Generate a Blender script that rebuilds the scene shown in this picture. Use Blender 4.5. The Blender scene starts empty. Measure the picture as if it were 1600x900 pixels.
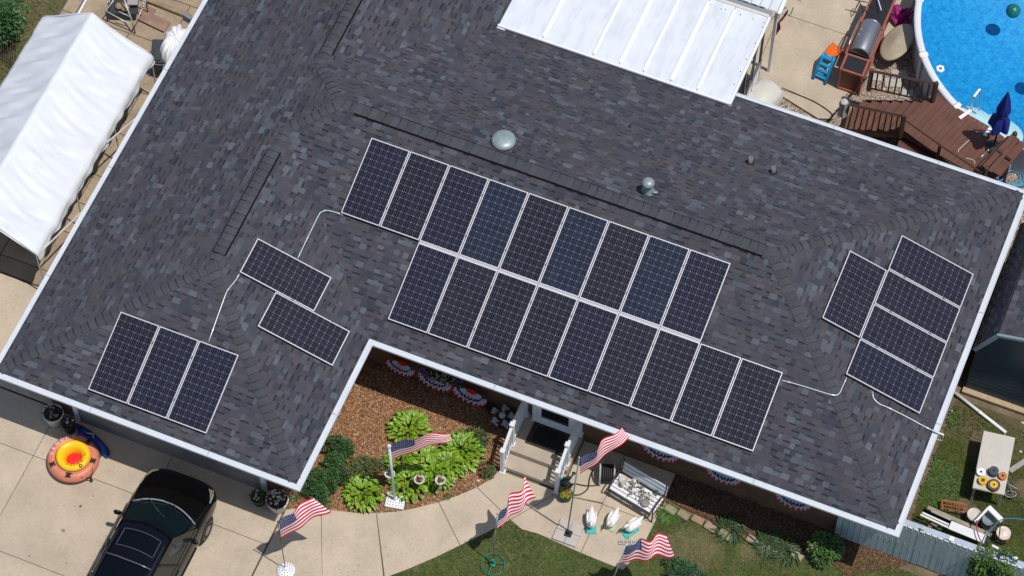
import bpy, math, random
import numpy as np
from mathutils import Vector, Matrix, Euler
R = math.radians
random.seed(7); rng = np.random.default_rng(7)
scene = bpy.context.scene
col = scene.collection

# ------------------------------------------------------------------ camera
CAMLOC = (23.50684947, -29.84808140, 62.64895889)
CAMROT = (0.5292026541, -0.0037799385, 0.3906003854)
FPX = 4587.612
cam_d = bpy.data.cameras.new("camera"); cam = bpy.data.objects.new("camera", cam_d); col.objects.link(cam)
cam.location = CAMLOC; cam.rotation_euler = CAMROT
cam_d.sensor_width = 36; cam_d.lens = FPX / 1600 * 36
cam_d.clip_start = 1; cam_d.clip_end = 1000
scene.camera = cam

# ------------------------------------------------------------------ light
SUN = Vector((0.346, -0.066, 1.0)).normalized()      # towards the sun
elev = math.asin(SUN.z); azim = math.atan2(SUN.x, SUN.y)
w = bpy.data.worlds.new("World"); scene.world = w; w.use_nodes = True
nt = w.node_tree; sky = nt.nodes.new('ShaderNodeTexSky'); sky.sky_type = 'NISHITA'; sky.sun_disc = False
sky.sun_elevation = elev; sky.sun_rotation = azim
nt.links.new(sky.outputs[0], nt.nodes['Background'].inputs[0]); nt.nodes['Background'].inputs[1].default_value = 0.10
sd = bpy.data.lights.new("sun", 'SUN'); sun = bpy.data.objects.new("sun", sd); col.objects.link(sun)
sd.energy = 3.5; sd.angle = R(0.53); sd.color = (1.0, 0.955, 0.89)
sun.rotation_euler = (-SUN).to_track_quat('-Z', 'Y').to_euler(); sun.location = (30, 0, 40)
scene.view_settings.view_transform = 'Standard'; scene.view_settings.look = 'None'
scene.view_settings.exposure = 0.0; scene.view_settings.gamma = 1.0

# ------------------------------------------------------------------ where a point of the photograph lies, at a known height
_M = Euler(CAMROT, 'XYZ').to_matrix()
def P(px, py, z=0.0):
    d = _M @ Vector(((px - 800) / FPX, -(py - 450) / FPX, -1.0))
    k = (z - CAMLOC[2]) / d.z
    return Vector((CAMLOC[0] + k * d.x, CAMLOC[1] + k * d.y, z))
def Pwall(px, py, Y):                                  # on the vertical plane y = Y
    d = _M @ Vector(((px - 800) / FPX, -(py - 450) / FPX, -1.0))
    k = (Y - CAMLOC[1]) / d.y
    return Vector((CAMLOC[0] + k * d.x, Y, CAMLOC[2] + k * d.z))

# ------------------------------------------------------------------ materials
MATS = {}
def mat(name, c, rough=.6, var=.0, vs=3.0, metal=0.0, bump=0.0, bs=60., attr=False, spec=.5, rand=0.0, coat=0.0, sub=None, detail=4., stain=None, aniso=None):
    """plain principled material; var = noise variation of value, bump = fine relief"""
    if name in MATS: return MATS[name]
    m = bpy.data.materials.new(name); m.use_nodes = True; t = m.node_tree; N = t.nodes; L = t.links
    b = N['Principled BSDF']; b.inputs['Roughness'].default_value = rough; b.inputs['Metallic'].default_value = metal
    b.inputs['Specular IOR Level'].default_value = spec; b.inputs['Coat Weight'].default_value = coat
    if sub: b.inputs['Transmission Weight'].default_value = sub
    tc = N.new('ShaderNodeTexCoord')
    if attr:
        a = N.new('ShaderNodeAttribute'); a.attribute_name = 'col'; cur = a.outputs['Color']
    else:
        g = N.new('ShaderNodeRGB'); g.outputs[0].default_value = (*c, 1); cur = g.outputs[0]
    def mult(cur, fac_out, lo, hi):
        mr = N.new('ShaderNodeMapRange'); L.new(fac_out, mr.inputs[0]); mr.inputs[1].default_value = .25; mr.inputs[2].default_value = .75
        mr.inputs[3].default_value = lo; mr.inputs[4].default_value = hi
        mx = N.new('ShaderNodeMix'); mx.data_type = 'RGBA'; mx.blend_type = 'MULTIPLY'; mx.inputs[0].default_value = 1
        L.new(cur, mx.inputs[6]); L.new(mr.outputs[0], mx.inputs[7]); return mx.outputs[2]
    if var:
        n = N.new('ShaderNodeTexNoise'); n.inputs['Scale'].default_value = vs; n.inputs['Detail'].default_value = detail
        L.new(tc.outputs['Object'], n.inputs['Vector'])
        cur = mult(cur, n.outputs[0], 1 - var, 1 + var)
        n2 = N.new('ShaderNodeTexNoise'); n2.inputs['Scale'].default_value = vs * 14; n2.inputs['Detail'].default_value = 3
        L.new(tc.outputs['Object'], n2.inputs['Vector'])
        cur = mult(cur, n2.outputs[0], 1 - var * .6, 1 + var * .6)
    if rand:
        oi = N.new('ShaderNodeObjectInfo'); mr = N.new('ShaderNodeMapRange'); L.new(oi.outputs['Random'], mr.inputs[0])
        mr.inputs[3].default_value = 1 - rand; mr.inputs[4].default_value = 1 + rand
        mx = N.new('ShaderNodeMix'); mx.data_type = 'RGBA'; mx.blend_type = 'MULTIPLY'; mx.inputs[0].default_value = 1
        L.new(cur, mx.inputs[6]); L.new(mr.outputs[0], mx.inputs[7]); cur = mx.outputs[2]
    if stain:
        sc, sn, th, am = stain
        n = N.new('ShaderNodeTexNoise'); n.inputs['Scale'].default_value = sn; n.inputs['Detail'].default_value = 8; n.inputs['Roughness'].default_value = .65
        vec = tc.outputs['Object']
        if aniso:
            mp = N.new('ShaderNodeMapping'); mp.inputs['Scale'].default_value = aniso; L.new(vec, mp.inputs[0]); vec = mp.outputs[0]
        L.new(vec, n.inputs['Vector'])
        mr = N.new('ShaderNodeMapRange'); L.new(n.outputs[0], mr.inputs[0]); mr.inputs[1].default_value = th; mr.inputs[2].default_value = th + .18
        mr.inputs[3].default_value = 0; mr.inputs[4].default_value = am
        mx = N.new('ShaderNodeMix'); mx.data_type = 'RGBA'; L.new(mr.outputs[0], mx.inputs[0]); L.new(cur, mx.inputs[6]); mx.inputs[7].default_value = (*sc, 1)
        cur = mx.outputs[2]
    L.new(cur, b.inputs['Base Color'])
    if bump:
        n = N.new('ShaderNodeTexNoise'); n.inputs['Scale'].default_value = bs; n.inputs['Detail'].default_value = 3
        L.new(tc.outputs['Object'], n.inputs['Vector'])
        bp = N.new('ShaderNodeBump'); bp.inputs['Strength'].default_value = bump; bp.inputs['Distance'].default_value = .01
        L.new(n.outputs[0], bp.inputs['Height']); L.new(bp.outputs[0], b.inputs['Normal'])
    MATS[name] = m; return m

M_ground = mat('soil', (.17, .125, .08), .95, .35, 1.3, bump=.6, bs=25, stain=((.10, .11, .045), 1.1, .48, .8))
M_conc = mat('concrete', (.47, .39, .295), .85, .13, 1.1, bump=.15, bs=80, rand=.05, stain=((.36, .30, .235), 1.3, .54, .6))
M_conc2 = mat('concrete_old', (.33, .255, .175), .9, .22, 1.4, bump=.25, bs=60, rand=.08, stain=((.20, .15, .10), 2.2, .55, .7))
M_conc3 = mat('concrete_patio', (.44, .37, .28), .88, .15, 1.2, bump=.15, bs=70, rand=.03, stain=((.30, .25, .17), 1.9, .58, .6))
M_joint = mat('joint_dirt', (.11, .085, .06), .95, .2, 5)
M_mulchb = mat('mulch_bed', (.14, .072, .038), .95, .35, 2.5, bump=.8, bs=30, stain=((.24, .10, .04), 1.4, .52, .6))
M_attr = mat('tinted', (.1, .1, .1), .8, .12, 9., attr=True)
M_leaf = mat('leaf', (.1, .2, .03), .45, .15, 6., attr=True)
M_grassb = mat('lawn_soil', (.095, .092, .035), .95, .35, 2.2, bump=.6, bs=40, stain=((.27, .21, .115), 0.9, .60, .75))
M_shing = mat('shingle', (.05, .05, .05), .93, .16, 40., attr=True, bump=.5, bs=140, spec=.2, stain=((.078, .078, .090), .55, .50, .30), aniso=(1, 1, .3))
M_cap = mat('ridge_shingle', (.064, .0665, .079), .93, .14, 40., rand=.12, bump=.5, bs=140, spec=.2)
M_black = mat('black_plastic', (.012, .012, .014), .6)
M_white = mat('white_paint', (.78, .79, .80), .45, .03, 4)
M_gutter = mat('white_gutter', (.60, .64, .69), .4, .05, 3, stain=((.40, .41, .42), 5., .60, .55))
M_brick = None
M_frame = mat('aluminium_frame', (.72, .70, .72), .35, .03, 10, metal=.3)
M_back = mat('cell_backsheet', (.17, .17, .20), .35, spec=.5)
M_steel = mat('steel', (.50, .51, .53), .32, .08, 6, metal=.85)
M_galv = mat('galvanised', (.27, .33, .34), .45, .15, 9, metal=.25)
M_rubber = mat('rubber', (.02, .02, .02), .8)

# ------------------------------------------------------------------ object helpers
def link(o, parent=None):
    col.objects.link(o)
    if parent is not None: o.parent = parent
    return o
def thing(name, label, cat, loc=(0, 0, 0), rz=0, group=None):
    o = bpy.data.objects.new(name, None); link(o); o.empty_display_size = .2
    o.location = loc; o.rotation_euler = (0, 0, rz); o['label'] = label; o['category'] = cat
    if group: o['group'] = group
    return o
def tag(o, label=None, cat=None, group=None, kind=None):
    if label: o['label'] = label
    if cat: o['category'] = cat
    if group: o['group'] = group
    if kind: o['kind'] = kind
    return o
class MB:
    def __init__(s): s.v = []; s.f = []; s.c = []; s.m = []; s.cc = None; s.mi = 0
    def add(s, vs, fs):
        n = len(s.v); s.v += [tuple(p) for p in vs]
        for f in fs: s.f.append([i + n for i in f]); s.m.append(s.mi)
        if s.cc is not None: s.c += [s.cc] * len(vs)
        return s
    def box(s, c, d, rz=0, rx=0, ry=0):
        M = Euler((rx, ry, rz)).to_matrix(); c = Vector(c)
        vs = [c + M @ Vector((x * d[0] / 2, y * d[1] / 2, z * d[2] / 2)) for x in (-1, 1) for y in (-1, 1) for z in (-1, 1)]
        return s.add(vs, [(0, 1, 3, 2), (4, 6, 7, 5), (0, 4, 5, 1), (2, 3, 7, 6), (0, 2, 6, 4), (1, 5, 7, 3)])
    def bbox(s, c, d, bv=.01, rz=0, rx=0, ry=0):       # box with chamfered edges
        M = Euler((rx, ry, rz)).to_matrix(); c = Vector(c); vs = []; key = {}
        h = [d[0] / 2, d[1] / 2, d[2] / 2]; bv = min(bv, min(h) * .9)
        for sx in (-1, 1):
            for sy in (-1, 1):
                for sz in (-1, 1):
                    for ax in range(3):
                        p = [sx * (h[0] - bv), sy * (h[1] - bv), sz * (h[2] - bv)]
                        p[ax] = (sx, sy, sz)[ax] * h[ax]
                        key[(sx, sy, sz, ax)] = len(vs); vs.append(c + M @ Vector(p))
        fs = []
        for ax in range(3):
            o1, o2 = [i for i in range(3) if i != ax]
            for sg in (-1, 1):
                q = []
                for a, b in ((-1, -1), (1, -1), (1, 1), (-1, 1)):
                    k = [0, 0, 0]; k[ax] = sg; k[o1] = a; k[o2] = b; q.append(key[(*k, ax)])
                fs.append(q)
        for ax in range(3):                             # edge chamfers along axis ax
            o1, o2 = [i for i in range(3) if i != ax]
            for a in (-1, 1):
                for b in (-1, 1):
                    k0 = [0, 0, 0]; k0[ax] = -1; k0[o1] = a; k0[o2] = b; k1 = list(k0); k1[ax] = 1
                    fs.append([key[(*k0, o1)], key[(*k1, o1)], key[(*k1, o2)], key[(*k0, o2)]])
        for sx in (-1, 1):
            for sy in (-1, 1):
                for sz in (-1, 1): fs.append([key[(sx, sy, sz, a)] for a in range(3)])
        return s.add(vs, fs)
    def prism(s, poly, z0, z1):
        n = len(poly); vs = [(p[0], p[1], z0) for p in poly] + [(p[0], p[1], z1) for p in poly]
        return s.add(vs, [list(range(n))[::-1], [n + i for i in range(n)]] + [(i, (i + 1) % n, n + (i + 1) % n, n + i) for i in range(n)])
    def tube(s, pts, r, n=8, cap=True):
        pts = [Vector(p) for p in pts]; rs = r if isinstance(r, (list, tuple)) else [r] * len(pts)
        rings = []; up = None
        for i, p in enumerate(pts):
            d = (pts[min(i + 1, len(pts) - 1)] - pts[max(i - 1, 0)]).normalized()
            if up is None: up = Vector((0, 0, 1)) if abs(d.z) < .9 else Vector((1, 0, 0))
            x = d.cross(up).normalized(); y = x.cross(d).normalized(); up = y
            rings.append([p + (x * math.cos(t) + y * math.sin(t)) * rs[i] for t in [2 * math.pi * k / n for k in range(n)]])
        vs = [q for ring in rings for q in ring]; fs = []
        for i in range(len(pts) - 1):
            for k in range(n):
                fs.append((i * n + k, i * n + (k + 1) % n, (i + 1) * n + (k + 1) % n, (i + 1) * n + k))
        if cap: fs += [list(range(n))[::-1], [(len(pts) - 1) * n + k for k in range(n)]]
        return s.add(vs, fs)
    def lathe(s, prof, c=(0, 0, 0), n=24, sx=1, sy=1):
        vs = []; fs = []; m = len(prof)
        for k in range(n):
            t = 2 * math.pi * k / n
            for r, z in prof: vs.append((c[0] + r * math.cos(t) * sx, c[1] + r * math.sin(t) * sy, c[2] + z))
        for k in range(n):
            for i in range(m - 1):
                a = k * m + i; b = ((k + 1) % n) * m + i; fs.append((a, b, b + 1, a + 1))
        return s.add(vs, fs)
    def ball(s, c, r, n=12, m=8, sx=1, sy=1, sz=1):
        prof = [(math.sin(math.pi * i / m) * r, -math.cos(math.pi * i / m) * r * sz) for i in range(m + 1)]
        return s.lathe(prof, c, n, sx, sy)
    def grid(s, fn, nu, nv):
        vs = [fn(i / nu, j / nv) for i in range(nu + 1) for j in range(nv + 1)]
        fs = [(i * (nv + 1) + j, (i + 1) * (nv + 1) + j, (i + 1) * (nv + 1) + j + 1, i * (nv + 1) + j + 1) for i in range(nu) for j in range(nv)]
        return s.add(vs, fs)
    def mesh(s, name, mats, smooth=False):
        me = bpy.data.meshes.new(name); me.from_pydata(s.v, [], s.f)
        for m in (mats if isinstance(mats, (list, tuple)) else [mats]): me.materials.append(m)
        if any(s.m): me.polygons.foreach_set('material_index', s.m)
        if s.c:
            a = me.color_attributes.new('col', 'FLOAT_COLOR', 'POINT')
            a.data.foreach_set('color', np.array([(*c, 1) for c in s.c], dtype=np.float32).ravel())
        if smooth: me.polygons.foreach_set('use_smooth', [True] * len(me.polygons))
        me.update(); return me
    def build(s, name, mats, parent=None, smooth=False, loc=None, rz=0):
        o = link(bpy.data.objects.new(name, s.mesh(name, mats, smooth)), parent)
        if loc is not None: o.location = loc
        if rz: o.rotation_euler = (0, 0, rz)
        return o
def solid(o, t, off=0):
    m = o.modifiers.new('solid', 'SOLIDIFY'); m.thickness = t; m.offset = off; return o
def subsurf(o, l=2):
    m = o.modifiers.new('sub', 'SUBSURF'); m.levels = l; m.render_levels = l
    for p in o.data.polygons: p.use_smooth = True
    return o
def clip_poly(poly, conv):                             # Sutherland-Hodgman, conv is CCW
    out = poly
    for i in range(len(conv)):
        ax, ay = conv[i]; bx, by = conv[(i + 1) % len(conv)]; inp = out; out = []
        if not inp: return []
        f = lambda p: (bx - ax) * (p[1] - ay) - (by - ay) * (p[0] - ax)
        for j in range(len(inp)):
            p, q = inp[j], inp[(j + 1) % len(inp)]; fp, fq = f(p), f(q)
            if fp >= 0: out.append(p)
            if (fp > 0 and fq < 0) or (fp < 0 and fq > 0):
                t = fp / (fp - fq); out.append((p[0] + t * (q[0] - p[0]), p[1] + t * (q[1] - p[1])))
    return out
def area(poly): return .5 * sum(poly[i][0] * poly[(i + 1) % len(poly)][1] - poly[(i + 1) % len(poly)][0] * poly[i][1] for i in range(len(poly)))
def ccw(poly): return poly if area(poly) > 0 else poly[::-1]
def inset(poly, d):
    poly = ccw([tuple(p[:2]) for p in poly]); n = len(poly); out = []
    for i in range(n):
        p0, p1, p2 = Vector(poly[i - 1]), Vector(poly[i]), Vector(poly[(i + 1) % n])
        e1 = (p1 - p0).normalized(); e2 = (p2 - p1).normalized()
        n1 = Vector((-e1.y, e1.x)); n2 = Vector((-e2.y, e2.x)); k = 1 + n1.dot(n2)
        out.append(tuple(p1 + (n1 + n2) * (d / max(k, .3))))
    return out
def inpoly(x, y, poly):
    c = False; n = len(poly)
    for i in range(n):
        x1, y1 = poly[i][:2]; x2, y2 = poly[(i + 1) % n][:2]
        if (y1 > y) != (y2 > y) and x < (x2 - x1) * (y - y1) / (y2 - y1) + x1: c = not c
    return c
def PP(*pts, z=0): return [tuple(P(x, y, z))[:2] for x, y in pts]
def curve_pts(pts, n=6):                               # Catmull-Rom through 3-D points
    pts = [Vector(p) for p in pts]; out = []
    for i in range(len(pts) - 1):
        p0 = pts[max(i - 1, 0)]; p1 = pts[i]; p2 = pts[i + 1]; p3 = pts[min(i + 2, len(pts) - 1)]
        for k in range(n):
            t = k / n
            out.append(.5 * ((2 * p1) + (p2 - p0) * t + (2 * p0 - 5 * p1 + 4 * p2 - p3) * t * t + (3 * p1 - p0 - 3 * p2 + p3) * t ** 3))
    return out + [pts[-1]]
def scatter(name, mt, poly, n, fn, holes=(), parent=None):
    """n little pieces over a polygon as ONE mesh; fn(x, y, mb) adds one piece"""
    xs = [p[0] for p in poly]; ys = [p[1] for p in poly]; mb = MB(); k = 0; tries = 0
    while k < n and tries < n * 12:
        tries += 1
        x = random.uniform(min(xs), max(xs)); y = random.uniform(min(ys), max(ys))
        if not inpoly(x, y, poly) or any(inpoly(x, y, h) for h in holes): continue
        fn(x, y, mb); k += 1
    return mb.build(name, mt, parent)
def mixc(a, b, t): return tuple(a[i] + (b[i] - a[i]) * t for i in range(3))

# ------------------------------------------------------------------ HOUSE GEOMETRY (metres; x along the eaves, y to the back)
tp, A_, B_, C_, D_, E_ = 0.32646209, 4.11518, 7.93093, 20.90369, 9.96846, 7.88629
EH = 2.65; YB = 18.0
co = 1 / math.sqrt(1 + tp * tp)
def roofz(x, y):
    def body(x0, x1, y0, y1): return min(x - x0, x1 - x, y - y0, y1 - y)
    return EH + tp * max(body(0, C_, 0, D_), body(0, B_, -A_, 7), body(0, E_, 3, YB + 6))
def Proof(px, py, off=0.0):
    z = 4.0
    for _ in range(25): p = P(px, py, z); z = roofz(p.x, p.y) + off
    return P(px, py, z)
# ------------------------------------------------------------------ GROUND
def sheet(name, poly, z, m, kind='structure', label=None, cat=None):
    mb = MB(); mb.prism(ccw([tuple(p[:2]) for p in poly]), z - .03, z); o = mb.build(name, m); tag(o, label, cat, kind=kind); return o
sheet('ground', [(-260, -260), (300, -260), (300, 300), (-260, 300)], -.03, M_ground)
def pavement(name, base_poly, slabs, m, z=.03, gap=.007, bm=M_joint):
    base = sheet(name, base_poly, z - .018, bm)
    for s in slabs:
        mb = MB(); q = inset(s, gap); q2 = inset(s, gap + .006)
        n = len(q); vs = [(p[0], p[1], z - .03) for p in q] + [(p[0], p[1], z - .004) for p in q] + [(p[0], p[1], z) for p in q2]
        fs = [[2 * n + i for i in range(n)]]
        for r in (0, n): fs += [(r + i, r + (i + 1) % n, r + n + (i + 1) % n, r + n + i) for i in range(n)]
        mb.add(vs, fs); mb.build('slab', m, base)
    return base
def rect(x0, x1, y0, y1): return [(x0, y0), (x1, y0), (x1, y1), (x0, y1)]
# driveway: joints read off the photograph
xs = [-5.2, -2.1, .98, 4.06, 7.12]; ys = [-12.2, -9.6, -7.1, -4.56, -3.22]
pavement('driveway', rect(-5.2, 7.13, -12.2, -3.2), [rect(xs[i], xs[i + 1], ys[j], ys[j + 1]) for i in range(4) for j in range(4)], M_conc)
pavement('driveway_apron', rect(-5.2, .9, -3.18, -.34), [rect(-5.2, -2.1, -3.18, -.34), rect(-2.1, .9, -3.18, -.34)], M_conc, z=.028)
# older side path between tent and house
sy = [-.3, .15, 1.35, 2.25, 3.15, 4.5, 5.85, 7.4, 8.8, 11]
sl = []
for i in range(len(sy) - 1):
    j = random.uniform(-.05, .05); sl += [rect(-4.3, -2.3 + j, sy[i], sy[i + 1]), rect(-2.3 + j, -1.25 if i % 2 else -1.0, sy[i], sy[i + 1]), rect(-1.25 if i % 2 else -1.0, .86, sy[i], sy[i + 1])]
pavement('side_path', rect(-4.35, .87, -.32, 11), sl, M_conc2, z=.026, gap=.012)
# curved front walk
up = [(7.15, -3.55)] + PP((480, 792), (520, 797), (560, 802), (600, 801), (640, 797), (680, 786), (712, 776), (745, 762), (765, 750), (778, 741))
lo = PP((435, 990), (520, 985)) + PP((560, 925), (605, 902), (650, 885), (700, 862), (745, 838), (790, 816), (815, 797))
def P0(x, y): return tuple(P(x, y))[:2]
wk = [[(7.15, -3.55), P0(480, 793), P0(502, 796), P0(504, 925), P0(504, 1000), (7.15, -8.5)],
      [P0(502, 796), P0(530, 799), P0(560, 802), P0(588, 802), P0(599, 900), P0(602, 915), P0(560, 960), P0(504, 990)],
      [P0(588, 802), P0(620, 800), P0(650, 794), P0(685, 785), P0(719, 853), P0(680, 872), P0(640, 889), P0(601, 904)],
      [P0(685, 785), P0(715, 775), P0(745, 762), P0(797, 813), P0(760, 833), P0(719, 853)],
      [P0(745, 762), P0(770, 747), (11.4, -.66), (12.98, -.66), P0(868, 772), P0(797, 813)]]
pavement('front_walk', [(7.15, -3.55)] + [P0(480, 793), P0(530, 799), P0(588, 802), P0(650, 794), P0(715, 775), (11.4, -.66), (12.98, -.66), P0(868, 772), P0(797, 813), P0(719, 853), P0(601, 904), P0(504, 995), (7.15, -8.5)], wk, M_conc, z=.034)
# patio by the bench
pr_x1 = 15.34
pat = [[(12.99, -.66), (12.99, .86), (14.02, .86), (14.02, -.52), P0(868, 772)], [(14.02, .86), (pr_x1, .86), (pr_x1, -.56), (14.02, -.56)],
       [P0(868, 772), (14.02, -.55), (14.02, -1.94), (12.9, -1.86), P0(815, 828), P0(797, 813)],
       [(14.02, -.56), (pr_x1, -.56), (15.3, -1.2), (15.1, -1.97), (14.02, -1.94)]]
pavement('front_patio', [(12.99, .86), (pr_x1, .86), (15.3, -1.2), (15.1, -1.97), (12.9, -1.86), P0(797, 813), P0(868, 772), (12.99, -.66)], pat, M_conc, z=.032)
# back patio
bp = [rect(13.1, 15.45, 11.86, 14.5), rect(13.1, 16.2, 14.5, 17.6), rect(12.0, 13.1, 9.2, 17.6)]
bp[0] = [(13.1, 11.95), (14.0, 12.05), (15.1, 11.75), (15.5, 11.9), (15.55, 13.4), (15.85, 14.5), (13.1, 14.5)]
pavement('back_patio', [(12.0, 9.2), (13.1, 9.2), (13.1, 11.95), (14.0, 12.05), (15.1, 11.75), (15.5, 11.9), (15.55, 13.4), (15.9, 14.5), (16.2, 17.6), (12.0, 17.6)], bp, M_conc3, z=.03)
# beds and lawn
bed = [(7.08, -3.0), (7.2, -3.5)] + PP((480, 795), (530, 802), (588, 805), (650, 797), (715, 778), (783, 739)) + [(11.5, -.6), (11.5, .87), (7.05, .87)]
sheet('mulch_bed', bed, .006, M_mulchb)
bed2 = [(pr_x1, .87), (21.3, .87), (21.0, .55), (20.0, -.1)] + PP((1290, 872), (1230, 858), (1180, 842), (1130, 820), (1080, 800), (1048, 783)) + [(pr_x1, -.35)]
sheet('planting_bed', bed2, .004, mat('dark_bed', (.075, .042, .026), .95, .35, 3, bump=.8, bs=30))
lawn = [(7.2, -8.6), P0(504, 992), P0(601, 902), P0(719, 851), P0(797, 811), (12.9, -1.84), (15.1, -1.95), (15.3, -1.2), (pr_x1, -.35)] + PP((1048, 787), (1080, 806), (1130, 826), (1180, 848), (1230, 866), (1290, 882), (1340, 888)) + [(20.2, .55), (23.6, .55), (27, .5), (27, -12), (7.2, -12)]
sheet('lawn', lawn, .002, M_grassb)
sideyard = [(21.0, .95), (27, .95), (27, 5.4), (20.9, 5.4)]
sheet('side_yard', sideyard, .002, mat('weedy_soil', (.105, .083, .045), .95, .4, 2.0, bump=.8, bs=25, stain=((.075, .085, .03), 1.5, .47, .85)))
gravel = [(15.45, 11.7), (15.6, 13.4), (15.95, 14.6), (16.25, 17.6), (17.4, 19), (30, 19), (30, 5.8), (20.92, 5.8), (20.92, 9.9), (13.1, 9.97), (13.1, 11.93), (14.0, 12.03), (15.05, 11.72)]
sheet('gravel_bed', gravel, .003, mat('gravel_soil', (.26, .20, .15), .95, .4, 6, bump=1, bs=50))
leftyard = [(-12, -.3), (-4.36, -.3), (-4.36, 9.0), (-2.0, 8.9), (1.2, 8.6), (1.2, 14), (-12, 14)]
sheet('left_yard', leftyard, .002, mat('left_soil', (.125, .105, .05), .95, .35, 1.6, bump=.6, bs=30, stain=((.085, .10, .03), 1.1, .45, .9)))

# ------------------------------------------------------------------ HOUSE
house = thing('house', 'single storey brick house under a dark grey hipped shingle roof with white gutters', 'house', (0, 0, 0))
def brick_mat():
    m = bpy.data.materials.new('brick_wall'); m.use_nodes = True; N = m.node_tree.nodes; L = m.node_tree.links; b = N['Principled BSDF']
    tc = N.new('ShaderNodeTexCoord'); mp = N.new('ShaderNodeMapping'); mp.inputs['Rotation'].default_value = (R(90), 0, 0)
    L.new(tc.outputs['Object'], mp.inputs[0]); br = N.new('ShaderNodeTexBrick'); L.new(mp.outputs[0], br.inputs[0])
    br.inputs['Color1'].default_value = (.20, .10, .045, 1); br.inputs['Color2'].default_value = (.10, .05, .025, 1); br.inputs['Mortar'].default_value = (.13, .09, .05, 1)
    br.inputs['Scale'].default_value = 1; br.inputs['Brick Width'].default_value = .3; br.inputs['Row Height'].default_value = .085; br.inputs['Mortar Size'].default_value = .012
    L.new(br.outputs[0], b.inputs['Base Color']); b.inputs['Roughness'].default_value = .9; return m
M_brick = brick_mat()
WI = .87
wo = [(WI, -A_ + WI), (B_ - WI, -A_ + WI), (B_ - WI, WI), (C_ - WI, WI), (C_ - WI, D_ - WI), (E_ - WI, D_ - WI), (E_ - WI, YB), (WI, YB)]
mb = MB(); mb.prism(wo, 0, EH - .14); mb.build('wall', M_brick, house)
out = [(0, -A_), (B_, -A_), (B_, 0), (C_, 0), (C_, D_), (E_, D_), (E_, YB), (0, YB)]
G = .155
inn = [(G, -A_ + G), (B_ - G, -A_ + G), (B_ - G, G), (C_ - G, G), (C_ - G, D_ - G), (E_ - G, D_ - G), (E_ - G, YB), (G, YB)]
# soffit and fascia
mb = MB(); mb.prism(inn, EH - .16, EH - .10); mb.build('soffit', M_white, house)
for i in range(6 + 2):
    if i in (5, 6): continue
    j = (i + 1) % 8; a, b = out[i], out[j]; c, d = inn[j], inn[i]
    if i == 7: a, b, c, d = (0, YB), (0, -A_), (G, -A_ + G), (G, YB)
    mb = MB(); L_ = (Vector(b) - Vector(a)).length
    q = [a, b, c, d]; lip = .018
    mb.prism(ccw(q), EH - .06, EH - .012)
    def lerp(p, q_, t): return (p[0] + (q_[0] - p[0]) * t, p[1] + (q_[1] - p[1]) * t)
    o1, o2 = a, b; i1, i2 = lerp(a, d, lip / G), lerp(b, c, lip / G)
    mb.prism(ccw([o1, o2, i2, i1]), EH - .011, EH + .002)
    o1, o2 = lerp(a, d, .86), lerp(b, c, .86)
    mb.prism(ccw([o1, o2, c, d]), EH - .011, EH + .004)
    mb.build('gutter', M_gutter, house)
# downspout elbows and corner seams are left plain; roof deck planes
J = (D_ / 2, D_ / 2); K = (C_ - D_ / 2, D_ / 2); Bp = (B_ / 2, B_ / 2); Ap = (B_ / 2, -A_ + B_ / 2); B2 = (E_ / 2, D_ - E_ / 2); RB = (E_ / 2, YB)
GG = .138
planes = {
 'front':  dict(o=(0, 0), s=(1, 0), t=(0, 1), poly=[(B_ - GG, GG), (C_ - GG, GG), K, J, Bp]),
 'right':  dict(o=(C_, 0), s=(0, 1), t=(-1, 0), poly=[(C_ - GG, GG), (C_ - GG, D_ - GG), K]),
 'back':   dict(o=(C_, D_), s=(-1, 0), t=(0, -1), poly=[(C_ - GG, D_ - GG), (E_ - GG, D_ - GG), B2, J, K]),
 'left':   dict(o=(0, 0), s=(0, -1), t=(1, 0), poly=[(GG, -A_ + GG), Ap, Bp, B2, RB, (GG, YB)]),
 'left2':  dict(o=(0, 0), s=(0, -1), t=(1, 0), poly=[Bp, J, B2]),
 'wing_front': dict(o=(0, -A_), s=(1, 0), t=(0, 1), poly=[(GG, -A_ + GG), (B_ - GG, -A_ + GG), Ap]),
 'wing_right': dict(o=(B_, 0), s=(0, 1), t=(-1, 0), poly=[(B_ - GG, -A_ + GG), (B_ - GG, GG), Bp, Ap]),
 'rear_right': dict(o=(E_, 0), s=(0, 1), t=(-1, 0), poly=[(E_ - GG, D_ - GG), (E_ - GG, YB), RB, B2]),
}
mb = MB()
for k, pl in planes.items():
    o, t = pl['o'], pl['t']
    vs = [(x, y, EH + tp * ((x - o[0]) * t[0] + (y - o[1]) * t[1])) for x, y in pl['poly']]
    mb.add(vs + [(p[0], p[1], p[2] - .04) for p in vs], [range(len(vs))] + [(i, (i + 1) % len(vs), len(vs) + (i + 1) % len(vs), len(vs) + i) for i in range(len(vs))])
roof = mb.build('roof', mat('roof_deck', (.03, .03, .033), .95), house)
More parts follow.
